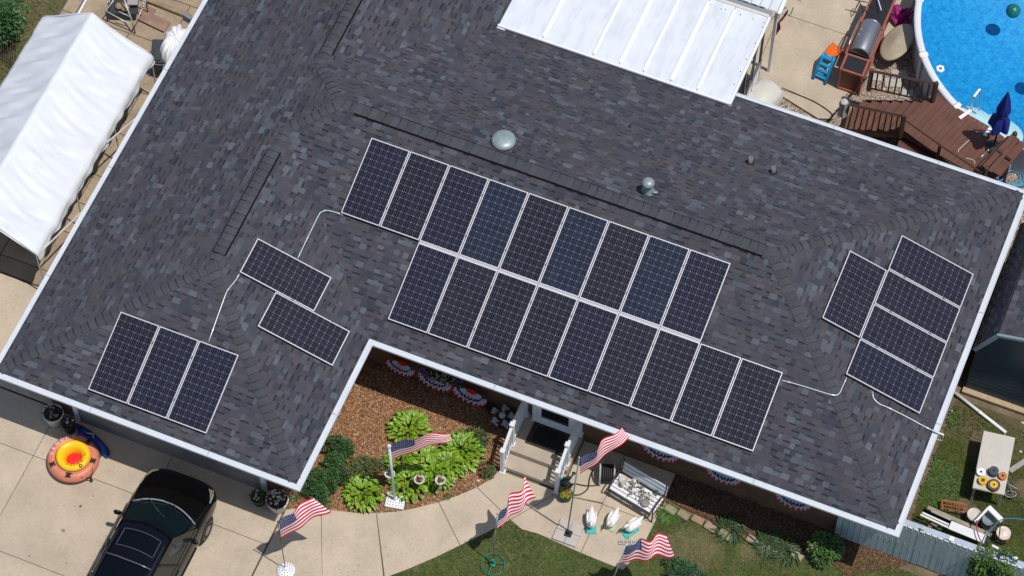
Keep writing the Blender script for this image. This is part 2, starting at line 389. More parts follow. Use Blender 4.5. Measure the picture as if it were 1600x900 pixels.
# shingles: each tab is its own small raised plate
PAL = [((.057, .0545, .066), 34), ((.050, .053, .066), 27), ((.067, .062, .073), 16), ((.039, .043, .055), 13), ((.070, .079, .097), 13), ((.086, .096, .114), 5)]
pc = [p for p, _ in PAL]; pw = [q for _, q in PAL]
EX = .143
tabs = []                                              # (poly2d in s,t, plane, colour, butt height)
TOPY = 11.0
for k, pl in planes.items():
    o, s, t = pl['o'], pl['s'], pl['t']
    def to_st(x, y): return ((x - o[0]) * s[0] + (y - o[1]) * s[1], ((x - o[0]) * t[0] + (y - o[1]) * t[1]) / co)
    conv = ccw([to_st(*p) for p in pl['poly']]); flip = area([to_st(*p) for p in pl['poly']]) < 0
    s0 = min(p[0] for p in conv); s1 = max(p[0] for p in conv); t1 = max(p[1] for p in conv)
    if k in ('left',): s0 = max(s0, -TOPY)
    if k == 'rear_right': s1 = min(s1, TOPY + 1)
    n = 0; tt = .06
    while tt < t1:
        x = s0 - random.random() * .3; tooth = random.random() < .5
        base = random.choices(pc, pw)[0]
        while x < s1:
            wd = random.choice((.09, .12, .15, .18, .21)) * random.uniform(.9, 1.1)
            c = random.choices(pc, pw)[0] if random.random() < .8 else base
            base = c
            f = random.uniform(.88, 1.12); c = tuple(v * f * 1.12 for v in c)
            if tooth: ps = [((x, tt), (x + wd, tt), (x + wd, tt + EX), (x, tt + EX), c, .009)]
            else:
                ps = [((x, tt + .004), (x + wd, tt + .004), (x + wd, tt + EX), (x, tt + EX), c, .004)]
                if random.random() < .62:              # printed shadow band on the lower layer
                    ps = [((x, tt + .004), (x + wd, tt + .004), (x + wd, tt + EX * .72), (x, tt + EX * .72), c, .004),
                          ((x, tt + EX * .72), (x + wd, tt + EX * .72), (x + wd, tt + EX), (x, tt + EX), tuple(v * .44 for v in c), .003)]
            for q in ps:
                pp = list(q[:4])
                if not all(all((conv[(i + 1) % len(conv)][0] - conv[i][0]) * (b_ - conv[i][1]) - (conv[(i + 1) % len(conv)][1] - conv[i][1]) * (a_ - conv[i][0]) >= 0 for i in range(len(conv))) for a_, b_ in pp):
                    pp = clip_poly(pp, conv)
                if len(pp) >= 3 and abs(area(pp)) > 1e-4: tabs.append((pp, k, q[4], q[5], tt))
            x += wd; tooth = not tooth
        tt += EX
def add_tab(mb, tab):
    pp, k, c, h, tt = tab; pl = planes[k]; o, s, t = pl['o'], pl['s'], pl['t']; mb.cc = c
    def W(sv, tv, hh):
        x = o[0] + s[0] * sv + t[0] * tv * co; y = o[1] + s[1] * sv + t[1] * tv * co
        nz = co; nx = -t[0] * tp * co; ny = -t[1] * tp * co
        return (x + nx * hh, y + ny * hh, EH + tp * tv * co + nz * hh)
    n = len(pp)
    top = [W(a, b, .004 + h * max(0, 1 - .9 * (b - tt) / EX)) for a, b in pp]; bot = [W(a, b, -.001) for a, b in pp]
    fs = [tuple(range(n))]
    for i in range(n):
        j = (i + 1) % n
        if pp[i][1] > tt + EX - .01 and pp[j][1] > tt + EX - .01: continue
        fs.append((n + i, n + j, j, i))
    mb.add(top + bot, fs)
cl = Vector(CAMLOC)
def tdist(tab):
    pl = planes[tab[1]]; a, b = tab[0][0]; return (Vector((pl['o'][0] + pl['s'][0] * a + pl['t'][0] * b, pl['o'][1] + pl['s'][1] * a + pl['t'][1] * b, 3)) - cl).length
big = [i for i, tb in enumerate(tabs) if tb[3] > .005 and abs(area(tb[0])) > .02]
big.sort(key=lambda i: tdist(tabs[i])); near = set(big[:300])
mb = MB()
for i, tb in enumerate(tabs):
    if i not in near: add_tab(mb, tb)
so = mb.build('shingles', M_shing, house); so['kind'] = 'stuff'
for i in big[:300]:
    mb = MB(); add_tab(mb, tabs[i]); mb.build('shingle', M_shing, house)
# ridge / hip caps
def plane_z(k, x, y): pl = planes[k]; return EH + tp * ((x - pl['o'][0]) * pl['t'][0] + (y - pl['o'][1]) * pl['t'][1])
def pnorm(k): t = planes[k]['t']; return Vector((-t[0] * tp, -t[1] * tp, 1)).normalized()
def caps(p0, p1, k1, k2, lift=.0, hw=.14, exd=.19, trim0=0, trim1=0, gap=.026, bw=.010):
    a = Vector((p0[0], p0[1], plane_z(k1, *p0))); b = Vector((p1[0], p1[1], plane_z(k1, *p1)))
    d = (b - a); L_ = d.length; d.normalize(); n1, n2 = pnorm(k1), pnorm(k2)
    w1 = n1.cross(d).normalized(); w2 = n2.cross(d).normalized()
    if w1.z > 1e-6 or (abs(w1.z) < 1e-6): pass
    if w1.z > 0: w1 = -w1
    if w2.z > 0: w2 = -w2
    s = trim0; up = (n1 + n2).normalized()
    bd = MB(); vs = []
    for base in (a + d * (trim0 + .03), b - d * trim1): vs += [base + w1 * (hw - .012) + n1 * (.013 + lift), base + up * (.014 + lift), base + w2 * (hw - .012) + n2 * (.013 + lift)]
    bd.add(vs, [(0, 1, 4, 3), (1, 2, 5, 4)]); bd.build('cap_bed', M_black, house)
    while s < L_ - trim1:
        jit = random.uniform(-.012, .012); e = exd - gap
        mb = MB(); secs = []
        for q, hh in ((0, .024), (.5, .022), (1, .020)):
            base = a + d * (s + q * e)
            row = []
            bow = bw
            for fr, wv, nn in ((1, w1, n1), (.5, w1, n1), (.12, w1, n1), (.12, w2, n2), (.5, w2, n2), (1, w2, n2)):
                row.append(base + wv * (hw * fr) + nn * (hh + lift) - d * (bow * (1 - fr * fr)) + w1 * jit * .3)
            secs.append(row)
        vs = [p for r in secs for p in r] + [p - up * (.02 + (lift * .0)) for p in secs[0]]
        fs = [(r * 6 + i, r * 6 + i + 1, (r + 1) * 6 + i + 1, (r + 1) * 6 + i) for r in range(2) for i in range(5)]
        fs += [(18 + i, 18 + i + 1, i + 1, i) for i in range(5)]
        mb.add(vs, fs); mb.build('ridge_cap', M_cap, house)
        s += exd * random.uniform(.93, 1.07)
FL = (G, -A_ + G); BR = (B_ - G, -A_ + G); DR = (C_ - G, G); ER = (C_ - G, D_ - G)
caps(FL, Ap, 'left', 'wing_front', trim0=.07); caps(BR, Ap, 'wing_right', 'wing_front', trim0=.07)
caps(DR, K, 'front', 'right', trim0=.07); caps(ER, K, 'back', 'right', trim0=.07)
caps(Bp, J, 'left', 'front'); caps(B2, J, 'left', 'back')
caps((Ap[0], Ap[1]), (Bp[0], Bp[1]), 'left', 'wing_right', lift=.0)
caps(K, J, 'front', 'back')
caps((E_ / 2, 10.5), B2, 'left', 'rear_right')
def ridge_vent(p0, p1, k1, k2):
    a = Vector((p0[0], p0[1], plane_z(k1, *p0))); b = Vector((p1[0], p1[1], plane_z(k1, *p1))); d = (b - a).normalized()
    n1, n2 = pnorm(k1), pnorm(k2); w1 = n1.cross(d); w2 = n2.cross(d)
    if w1.z > 0: w1 = -w1
    if w2.z > 0: w2 = -w2
    mb = MB()
    for wv, nn in ((w1, n1), (w2, n2)):
        h0, h1 = .0, .032; vs = []
        for base in (a, b):
            vs += [base + wv * .18 + nn * h0, base + wv * .176 + nn * h1, base + nn * (h1 + .002), base + nn * h0]
        mb.add(vs, [(0, 1, 5, 4), (1, 2, 6, 5), (0, 3, 2, 1), (4, 5, 6, 7)])
    mb.build('ridge_vent', mat('vent_black', (.007, .007, .008), .9, spec=.1), house)
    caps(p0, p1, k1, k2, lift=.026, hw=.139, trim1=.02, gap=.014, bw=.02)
def onridge(px, py, z): p = P(px, py, z); return (p.x, p.y)
zr = EH + tp * D_ / 2; zw = EH + tp * B_ / 2; ze = EH + tp * E_ / 2
ridge_vent((K[0] - .18, D_ / 2), (onridge(556, 172, zr)[0], D_ / 2), 'front', 'back')
ridge_vent((B_ / 2, onridge(342, 395, zw)[1]), (B_ / 2, onridge(434, 236, zw)[1]), 'left', 'wing_right')
ridge_vent((E_ / 2, 10.4), (E_ / 2, onridge(516, 84, ze)[1]), 'left', 'rear_right')
# roof penetrations
def roof_vent_dome(px, py, r, tall=.12):
    p = Proof(px, py, tall); z0 = roofz(p.x, p.y); mb = MB()
    mb.lathe([(0, tall + .10), (r * .45, tall + .095), (r * .8, tall + .07), (r, tall + .02), (r * 1.02, tall - .01), (r * .9, tall - .02), (r * .6, tall - .02), (r * .6, -.1), (0, -.1)], (p.x, p.y, z0), 28)
    return mb, p, z0
mb, p, z0 = roof_vent_dome(787, 219, .29, .13); v = mb.build('roof_vent', M_galv, house, True); v['label'] = 'wide round galvanised dome vent'
mb, p, z0 = roof_vent_dome(1013, 286, .15, .42)
mb.lathe([(.10, .42), (.10, .05), (.19, -.02), (.22, -.06)], (p.x, p.y, z0), 20); mb.box((p.x + .17, p.y + .02, z0 + .08), (.14, .06, .05), rz=.3)
v = mb.build('roof_vent', M_galv, house, True); v['label'] = 'tall capped galvanised flue vent'
for px, py, c in ((1173, 248, (.20, .18, .15)), (1209, 263, (.16, .17, .18))):
    p = Proof(px, py, .2); z0 = roofz(p.x, p.y); mb = MB()
    mb.lathe([(.0, .15), (.035, .15), (.035, .24), (.055, .24), (.055, -.02)], (p.x, p.y, z0), 16); mb.build('pipe_vent', mat('pipe_' + str(px), c, .5, .1, 20), house, True)
    mb = MB(); mb.lathe([(.06, .08), (.09, .04), (.12, -.03), (.14, -.05)], (p.x, p.y, z0), 16); mb.build('pipe_boot', M_rubber, house, True)
# garage door, trims, front door and windows on the walls
Yg = -A_ + WI; xg0, xg1 = Pwall(126, 650, Yg).x, Pwall(410, 757, Yg).x
gd = MB(); gd.box(((xg0 + xg1) / 2, Yg - .012, 1.05), (xg1 - xg0, .05, 2.1)); g = gd.build('garage_door', mat('garage_door', (.20, .20, .19), .6, .1, 3), house)
for i in range(4):
    mb = MB(); mb.bbox(((xg0 + xg1) / 2, Yg - .05, .27 + i * .525), (xg1 - xg0 - .02, .03, .505), .008); mb.build('panel', mat('garage_door', (.2, .2, .19)), g)
for x in (xg0 - .06, xg1 + .06):
    mb = MB(); mb.box((x, Yg - .03, 1.1), (.13, .08, 2.2)); mb.build('door_trim', M_white, house)
# front door
xd0, xd1 = 11.78, 12.72
mb = MB()
for x in (xd0 - .05, xd1 + .05): mb.bbox((x, WI - .05, 1.38), (.11, .12, 2.1), .01)
mb.bbox(((xd0 + xd1) / 2, WI - .05, 2.38), (xd1 - xd0 + .2, .12, .1), .01); mb.bbox(((xd0 + xd1) / 2, WI - .07, .37), (xd1 - xd0 + .2, .18, .06), .01)
fd = mb.build('door_frame', M_white, house)
mb = MB()
for x in (xd0 + .06, xd1 - .06): mb.bbox((x, WI - .06, 1.36), (.12, .05, 1.92), .008)
for z in (.46, 1.1, 2.25): mb.bbox(((xd0 + xd1) / 2, WI - .06, z), (xd1 - xd0 - .24, .05, .13), .008)
dr = mb.build('door', M_white, house)
mb = MB(); mb.box(((xd0 + xd1) / 2, WI - .055, 1.35), (xd1 - xd0 - .2, .015, 1.8)); mb.build('pane', mat('dark_glass', (.02, .022, .025), .08), dr)
M_win = mat('dark_glass', (.02, .022, .025), .08)
def window(x0, x1, z0, z1, Y):
    mb = MB()
    for x in (x0, x1, (x0 + x1) / 2): mb.bbox((x, Y - .03, (z0 + z1) / 2), (.06, .08, z1 - z0), .006)
    for z in (z0, z1): mb.bbox(((x0 + x1) / 2, Y - .03, z), (x1 - x0 + .06, .082, .06), .006)
    wn = mb.build('window', M_white, house)
    mb = MB(); mb.box(((x0 + x1) / 2, Y - .015, (z0 + z1) / 2), (x1 - x0, .01, z1 - z0)); mb.build('pane', M_win, wn)
    mb = MB(); mb.bbox(((x0 + x1) / 2, Y - .06, z0 - .06), (x1 - x0 + .2, .12, .06), .01); mb.build('sill', mat('brick_sill', (.28, .15, .08), .9, .2, 12), wn)
window(7.75, 8.75, 1.35, 2.3, WI); window(8.9, 10.0, 1.35, 2.3, WI); window(10.15, 11.0, 1.35, 2.3, WI)
window(14.7, 15.6, 1.4, 2.3, WI); window(16.4, 17.3, 1.4, 2.3, WI); window(18.2, 19.1, 1.4, 2.3, WI)

# ------------------------------------------------------------------ SOLAR PANELS
PW, PL, GP = .992, 1.956, .02
HH = .12
cell_cols = [(.0045, .0055, .017), (.005, .005, .008), (.005, .013, .033), (.009, .0055, .010)]  # bluer tints have reflected sheen put into the cell colour
def cell_mat(i, c):
    m = bpy.data.materials.new('solar_cell'); m.use_nodes = True; N = m.node_tree.nodes; L = m.node_tree.links; b = N['Principled BSDF']
    tc = N.new('ShaderNodeTexCoord'); sp = N.new('ShaderNodeSeparateXYZ'); L.new(tc.outputs['Object'], sp.inputs[0])
    mm = N.new('ShaderNodeMath'); mm.operation = 'MULTIPLY'; mm.inputs[1].default_value = 3 / .156; L.new(sp.outputs[0], mm.inputs[0])
    fr = N.new('ShaderNodeMath'); fr.operation = 'FRACT'; L.new(mm.outputs[0], fr.inputs[0])
    gt = N.new('ShaderNodeMath'); gt.operation = 'LESS_THAN'; gt.inputs[1].default_value = .42; L.new(fr.outputs[0], gt.inputs[0])
    n = N.new('ShaderNodeObjectInfo'); mr = N.new('ShaderNodeMapRange'); L.new(n.outputs['Random'], mr.inputs[0]); mr.inputs[3].default_value = .85; mr.inputs[4].default_value = 1.15
    mx = N.new('ShaderNodeMix'); mx.data_type = 'RGBA'; L.new(gt.outputs[0], mx.inputs[0]); mx.inputs[6].default_value = (*c, 1); mx.inputs[7].default_value = (.036, .037, .054, 1)
    m2 = N.new('ShaderNodeMix'); m2.data_type = 'RGBA'; m2.blend_type = 'MULTIPLY'; m2.inputs[0].default_value = 1; L.new(mx.outputs[2], m2.inputs[6]); L.new(mr.outputs[0], m2.inputs[7])
    L.new(m2.outputs[2], b.inputs['Base Color']); b.inputs['Roughness'].default_value = .12; return m
cell_mesh = []
for i, c in enumerate(cell_cols):
    h = .0769; q = .013; mb = MB()
    pts = [(-h + q, -h), (h - q, -h), (h, -h + q), (h, h - q), (h - q, h), (-h + q, h), (-h, h - q), (-h, -h + q)]
    mb.add([(x, y, 0) for x, y in pts], [range(8)]); cell_mesh.append(mb.mesh('cell', cell_mat(i, c)))
fw = .022; mbf = MB()
for x in (fw / 2, PW - fw / 2): mbf.bbox((x, PL / 2, .0), (fw, PL, .04), .003)
for y in (fw / 2, PL - fw / 2): mbf.bbox((PW / 2, y, .0), (PW - 2 * fw, fw, .0398), .003)
frame_mesh = mbf.mesh('frame', M_frame)
mbf = MB(); mbf.box((PW / 2, PL / 2, .004), (PW - 2 * fw + .002, PL - 2 * fw + .002, .02)); back_mesh = mbf.mesh('backsheet', M_back)
mbc = MB(); mbc.box((0, 0, .024), (.03, .06, .012)); clamp_mesh = mbc.mesh('clamp', M_black)
def solar_panel(origin, xa, ya, na, label, group, hue, clamps=True):
    o = thing('solar_panel', label, 'solar panel', group=group)
    o.matrix_world = Matrix(((xa.x, ya.x, na.x, origin.x), (xa.y, ya.y, na.y, origin.y), (xa.z, ya.z, na.z, origin.z), (0, 0, 0, 1)))
    link(bpy.data.objects.new('frame', frame_mesh), o); link(bpy.data.objects.new('backsheet', back_mesh), o)
    px_, py_ = (PW - 2 * fw - .006) / 6, (PL - 2 * fw - .006) / 12
    for i in range(6):
        for j in range(12):
            c = link(bpy.data.objects.new('cell', cell_mesh[hue]), o); c.location = (fw + .003 + px_ * (i + .5), fw + .003 + py_ * (j + .5), .0155)
    if clamps:
        for y in (PL * .24, PL * .78):
            c = link(bpy.data.objects.new('clamp', clamp_mesh), o); c.location = (PW + GP / 2, y, 0)
    return o
def pframe(kind, off_s, off_t):
    """axes on a slope; s along the eave to the viewer's right, t up the slope"""
    if kind == 'front': o = Vector((6.04098012, .61977530, tp * .61977530 + EH + HH)); s = Vector((1, 0, 0)); t = Vector((0, co, tp * co))
    if kind == 'right': o = Vector((20.3541844, 3.0141893, tp * (C_ - 20.3541844) + EH + HH)); s = Vector((0, 1, 0)); t = Vector((-co, 0, tp * co))
    if kind == 'wingf': o = Vector((2.40066779, -3.70497046, tp * (-3.70497046 + A_) + EH + HH)); s = Vector((1, 0, 0)); t = Vector((0, co, tp * co))
    if kind == 'wingr': o = Vector((7.37103727, -1.00876886, tp * (B_ - 7.37103727) + EH + HH)); s = Vector((0, 1, 0)); t = Vector((-co, 0, tp * co))
    return o + s * off_s + t * off_t, s, t
nW = PW + GP
ordn = ['first', 'second', 'third', 'fourth', 'fifth', 'sixth', 'seventh', 'eighth', 'ninth']
top_h = [0, 1, 0, 2, 1, 2, 3, 2, 0]; bot_h = [0, 3, 1, 1, 0, 3, 3, 1, 3]
for i in range(9):
    for row in (0, 1):
        o, s, t = pframe('front', (i + (2 if row == 0 else 0)) * nW, row * (PL + GP + .035)); n = s.cross(t)
        if row and i == 0: lb = 'upright solar panel at the top left corner of the large array'
        elif row and i == 8: lb = 'upright solar panel at the right end of the upper row of the large array'
        elif not row and i == 0: lb = 'upright solar panel at the left end of the lower row of the large array'
        elif not row and i == 8: lb = 'upright solar panel at the bottom right corner of the large array'
        else: lb = '%s upright solar panel from the left in the %s row of the large array' % (ordn[i], 'upper' if row else 'lower')
        solar_panel(o, s, t, n, lb, 'solar panels of the large array on the front slope', (top_h if row else bot_h)[i], clamps=(i < 8))
o, s, t = pframe('front', 2 * nW - .01, PL + .005)
def rail(kind, s0, s1, t0, label):
    a, s, t = pframe(kind, s0, t0); b, _, _ = pframe(kind, s1, t0); n = s.cross(t); mb = MB()
    mb.tube([a + n * .0, b + n * .0], .027, 4); r = mb.build('mounting_rail', M_frame); tag(r, label, 'mounting rail', 'mounting rails under the solar panels'); return r
rail('front', 2 * nW, 9 * nW - GP, PL + .028, 'pale aluminium rail in the seam between the two rows of the large array')
for i, wd in enumerate(('left', 'middle', 'right')):
    o, s, t = pframe('wingf', i * nW, 0); solar_panel(o, s, t, s.cross(t), '%s solar panel of the three upright ones above the garage eave' % wd, 'three solar panels above the garage', (1, 0, 0)[i], clamps=i < 2)
# landscape panels: long axis up the slope, so x axis = -s
for (ks, kt, lb, h) in ((0, 0, 'lower of the two sideways solar panels on the wing slope facing the flower bed', 1), (nW, .955, 'upper of the two sideways solar panels, near the white conduit bend', 3)):
    o, s, t = pframe('wingr', ks, kt); solar_panel(o, s, t, s.cross(t), lb, 'two sideways solar panels on the garage wing', h)
for i, lb in enumerate(('bottom', 'second from bottom', 'third from bottom', 'topmost')):
    o, s, t = pframe('right', i * nW, 0); solar_panel(o, s, t, s.cross(t), '%s solar panel of the four stacked on the right hand hip slope' % lb, 'solar panels on the right hip slope', (0, 1, 1, 1)[i], clamps=i < 3)
o, s, t = pframe('right', 1.012, PL + GP); o = o + t * PW; solar_panel(o, -t, s, (-t).cross(s), 'single solar panel left of the stack of four on the right hip slope', 'solar panels on the right hip slope', 3, clamps=False)
# conduits on the roof
def conduit(pts, label, r=.013, off=.035):
    q = [Proof(x, y, off) for x, y in pts]; q = curve_pts(q, 5); mb = MB(); mb.tube(q, r, 8)
    cm = mat('conduit_grey', (.62, .66, .68), .35, .05, 8, metal=.2); co_ = mb.build('conduit', cm, None, True); tag(co_, label, 'conduit', 'white electrical conduits on the roof')
    for f in (.12, .5, .9):
        k = min(len(q) - 2, int(f * (len(q) - 1))); d = (q[k + 1] - q[k]).normalized(); c = q[k].lerp(q[k + 1], .5); mb = MB(); mb.tube([c - d * .03, c + d * .03], r * 1.55, 8); mb.build('coupling', cm, co_)
        mb = MB(); mb.bbox(c - Vector((0, 0, .02)), (.10, .035, .02), .004, rz=math.atan2(d.x, -d.y)); mb.build('strap', M_black, co_)
conduit([(536, 336), (525, 332), (512, 329), (503, 331), (496, 340), (465, 404)], 'bent white conduit leaving the top left corner of the large array')
conduit([(374, 428), (368, 438), (357, 452), (351, 464), (326, 534)], 'white conduit between the sideways panels and the three above the garage')
conduit([(1221, 594), (1240, 599), (1270, 608), (1300, 617), (1311, 615), (1317, 603), (1323, 590)], 'white conduit joining the large array to the right hip panels')
conduit([(1364, 612), (1365, 622), (1374, 631), (1388, 637), (1420, 653), (1440, 664), (1456, 672)], 'hooked white conduit from the right hip panels down to the gutter')
mb = MB(); a = Proof(1456, 672, .035); b = P(1474, 679, EH + .05); mb.tube([a, b, b + Vector((.02, 0, -.3)), Vector((C_ - WI + .05, b.y, EH - .5))], .022, 8)
tag(mb.build('drop_conduit', M_white, None, True), 'short white pipe crossing the right gutter below the hooked conduit', 'conduit')
#@@MORE
# ------------------------------------------------------------------ PLANT HELPERS
def leafv(mb, base, direc, L_, wd, droop=.3, c=(.1, .2, .03), fold=.25):
    """one pointed leaf of 4 quads folded along its midrib"""
    d = Vector(direc).normalized(); side = d.cross(Vector((0, 0, 1)))
    if side.length < .05: side = Vector((1, 0, 0))
    side.normalize(); up = side.cross(d).normalized(); b = Vector(base); mb.cc = c
    m1 = b + d * (L_ * .35) + up * (L_ * .06); m2 = b + d * (L_ * .72) - Vector((0, 0, L_ * droop * .35)); tip = b + d * L_ - Vector((0, 0, L_ * droop))
    u = up * (wd * fold)
    mb.add([b, m1, m2, tip, m1 + side * wd * .5 + u, m2 + side * wd * .4 + u, m1 - side * wd * .5 + u, m2 - side * wd * .4 + u],
           [(0, 1, 4), (1, 2, 5, 4), (2, 3, 5), (0, 6, 1), (1, 6, 7, 2), (2, 7, 3)])
def rdir(lo=-.1, hi=1.0):
    t = random.uniform(0, 2 * math.pi); z = random.uniform(lo, hi); r = math.sqrt(max(0, 1 - min(1, z * z))); return Vector((r * math.cos(t), r * math.sin(t), z))
def bush(name, label, cat, c, rx, ry, h, n, L_, wd, c1, c2, group=None, clumps=9, flowers=None, droop=.3, parent=None, zb=0.0):
    """leafy shrub: clumps of small leaves through an uneven crown, on a short branching stem"""
    o = thing(name, label, cat, (c[0], c[1], zb), group=group) if parent is None else parent
    mb = MB(); cl_ = []
    for k in range(clumps):
        a = random.uniform(0, 6.283); r = math.sqrt(random.random()) * .72; cl_.append((rx * r * math.cos(a), ry * r * math.sin(a), h * random.uniform(.35, .72), random.uniform(.28, .5), random.uniform(0, 1)))
    for i in range(n):
        q = random.choice(cl_); d = rdir(-.35, 1); rad = random.uniform(.55, 1)
        p = Vector((q[0] + d.x * rx * q[3] * rad, q[1] + d.y * ry * q[3] * rad, max(.03, q[2] + d.z * h * .42 * rad)))
        dd = (d + rdir(-.3, .6) * .8).normalized(); s = random.uniform(.6, 1.15)
        leafv(mb, p, dd, L_ * s, wd * s, droop, mixc(c1, c2, min(1, max(0, q[4] * .55 + random.uniform(-.1, .5)))))
    mb.build('foliage', M_leaf, o)
    sb = MB(); sb.cc = (.08, .05, .03)
    for q in cl_: sb.tube([(0, 0, 0), (q[0] * .4, q[1] * .4, q[2] * .5), q[:3]], [.018, .012, .006], 5)
    sb.build('stem', M_attr, o)
    if flowers:
        fb = MB()
        for i in range(flowers[1]):
            q = random.choice(cl_); d = rdir(.3, 1); p = Vector((q[0] + d.x * rx * q[3], q[1] + d.y * ry * q[3], q[2] + d.z * h * .45 + .01)); fb.cc = tuple(v * random.uniform(.75, 1.1) for v in flowers[0])
            for k in range(5):
                a = k * 1.2566 + random.random(); leafv(fb, p, (math.cos(a), math.sin(a), .35), flowers[2], flowers[2] * .8, .1, fb.cc)
        fb.build('flower', M_leaf, o)['kind'] = 'stuff'
    return o
hosta_leaf = []
for i, c in enumerate(((.15, .27, .012), (.20, .34, .02), (.10, .20, .012))):
    mb = MB(); n = 6; mb.cc = c; wid = [.15, .85, 1.1, 1.05, .8, .42, .02]; vs = []
    for k in range(n + 1):
        y = k / n; z = .12 * math.sin(y * 2.2) - .22 * y * y
        cc_ = tuple(v * (1.12 if k % 2 else .93) for v in c); mb.cc = cc_
        vs += [(-wid[k] * .26, y, z + .055 * wid[k]), (0, y, z), (wid[k] * .26, y, z + .055 * wid[k])]
    mb.cc = c; mb.add(vs, [(k * 3 + j, k * 3 + j + 1, (k + 1) * 3 + j + 1, (k + 1) * 3 + j) for k in range(n) for j in range(2)])
    mb.c = [tuple(v * (1.08 if i_ % 3 == 1 else 1.0) for v in c) for i_ in range(len(mb.v))]
    hosta_leaf.append(mb.mesh('leaf', M_leaf, True))
def hosta(px, py, r, n, label, L_=.155):
    r *= 1.16
    p = P(px, py, .12); o = thing('hosta_plant', label, 'hosta', (p.x, p.y, 0), group='bright green hostas in the flower bed')
    n = int(n * 2.3)
    for k in range(n):
        f = (k + .5) / n; a = k * 2.39996 + random.uniform(-.3, .3); rad = r * math.sqrt(f) * .82
        l = link(bpy.data.objects.new('leaf', hosta_leaf[random.choice((0, 0, 1, 1, 2))]), o)
        l.location = (rad * math.cos(a) * .95, rad * math.sin(a) * .95, .36 - .26 * f * f + random.uniform(-.03, .03))
        s = L_ * random.uniform(.75, 1.15); l.scale = (s * random.uniform(.8, 1.05), s, s)
        l.rotation_euler = (R(38 - 42 * f + random.uniform(-12, 12)), random.uniform(-.3, .3), a - math.pi / 2 + random.uniform(-.35, .35))
    mb = MB(); mb.cc = (.09, .16, .03)
    for k in range(9):
        a = k * .7; mb.tube([(0, 0, 0), (.3 * r * math.cos(a), .3 * r * math.sin(a), .2)], .008, 4)
    mb.build('stem', M_attr, o); return o
def blades(name, label, cat, c, r, n, L_, c1, c2, wd=.018, group=None, up=.5, zb=0):
    o = thing(name, label, cat, (c[0], c[1], zb), group=group); mb = MB()
    for i in range(n):
        a = random.uniform(0, 6.283); d = Vector((math.cos(a), math.sin(a), random.uniform(up * .5, up * 1.6))); q = random.random() * r * .5
        s = random.uniform(.6, 1.1); leafv(mb, (q * math.cos(a + 1), q * math.sin(a + 1), .02), d, L_ * s, wd, random.uniform(.3, .8), mixc(c1, c2, random.random()))
    mb.build('foliage', M_leaf, o); return o

# flower bed by the curved walk
hosta(640, 672, .50, 78, 'bright green hosta nearest the shaded house wall, behind the flag')
hosta(568, 772, .44, 70, 'bright green hosta left of the white perforated base')
hosta(722, 706, .52, 80, 'bright green hosta on the right, in front of the spindly shrub')
hosta(680, 738, .50, 72, 'bright green hosta between the hanging pots')
hosta(640, 755, .48, 70, 'bright green hosta just right of the white pole, nearest the walk')
hosta(703, 728, .36, 46, 'bright green hosta filling the middle of the right hand clump')
hosta(664, 722, .38, 46, 'bright green hosta at the back of the clump, under the flag tip')
hosta(626, 725, .36, 46, 'partly hidden hosta in the shade behind the white pole')
dg1, dg2 = (.018, .055, .012), (.045, .12, .022)
for px, py, rx, lb in ((528, 710, .45, 'dark green shrub at the top of the row beside the white gutter'), (515, 742, .42, 'dark green shrub in the middle of the row beside the gutter'),
                       (489, 765, .42, 'dark green shrub at the walk end of the row, behind the striped flag')):
    p = P(px, py, .3); bush('shrub', lb, 'shrub', p, rx, rx, .55, 1500, .085, .03, dg1, dg2, 'dark green shrubs at the corner of the wing')
p = P(565, 725, .2); bush('shrub', 'pale olive shrub between the dark shrubs and the hosta clump', 'shrub', p, .55, .35, .35, 800, .09, .03, (.05, .075, .02), (.12, .15, .04))
p = P(735, 690, .2); bush('shrub', 'loose olive green shrub left of the stair railing', 'shrub', p, .45, .42, .4, 950, .09, .028, (.045, .07, .018), (.10, .13, .04))
p = P(502, 785, .1); blades('lily_clump', 'thin bladed clump hanging over the walk edge by the flag', 'plant', p, .3, 90, .3, (.04, .09, .02), (.09, .15, .03), .014)
p = P(700, 775, .05); blades('weed', 'small green weed at the edge of the mulch by the walk', 'weed', p, .12, 40, .15, (.03, .09, .015), (.07, .16, .03), .012)
p = P(460, 775, .05); blades('weed', 'small green tuft below the corner of the gutter', 'weed', p, .2, 60, .2, (.03, .07, .015), (.06, .12, .03), .014)
p = P(761, 735, .1); bush('flowering_plant', 'small plant with one red flower at the foot of the left stair post', 'plant', p, .24, .24, .25, 260, .07, .035, (.03, .07, .02), (.09, .15, .04), flowers=((.5, .02, .02), 5, .035))
p = P(747, 752, 0); mb = MB(); mb.ball((0, 0, .035), .035, 10, 6, 1.2, .9, .8); tag(mb.build('white_stone', mat('white_stone', (.6, .58, .52), .8, .1, 20), None, True, (p.x, p.y, 0)), 'small white stone lying on the mulch near the stair post', 'stone')
# mulch chips
def chip(x, y, mb):
    c = random.choice(((.31, .14, .06), (.40, .20, .09), (.21, .11, .055), (.50, .33, .20), (.13, .075, .045), (.36, .16, .05))); f = random.uniform(.75, 1.2); mb.cc = tuple(v * f for v in c)
    a = random.uniform(0, 3.14); l = random.uniform(.018, .05); w_ = random.uniform(.006, .014); z = random.uniform(.008, .028); tl = random.uniform(-.4, .4)
    dx, dy = math.cos(a), math.sin(a)
    mb.add([(x - dx * l / 2 - dy * w_, y - dy * l / 2 + dx * w_, z - tl * l / 2), (x - dx * l / 2 + dy * w_, y - dy * l / 2 - dx * w_, z - tl * l / 2 + .004),
            (x + dx * l / 2 + dy * w_, y + dy * l / 2 - dx * w_, z + tl * l / 2), (x + dx * l / 2 - dy * w_, y + dy * l / 2 + dx * w_, z + tl * l / 2 + .004)], [(0, 1, 2, 3)])
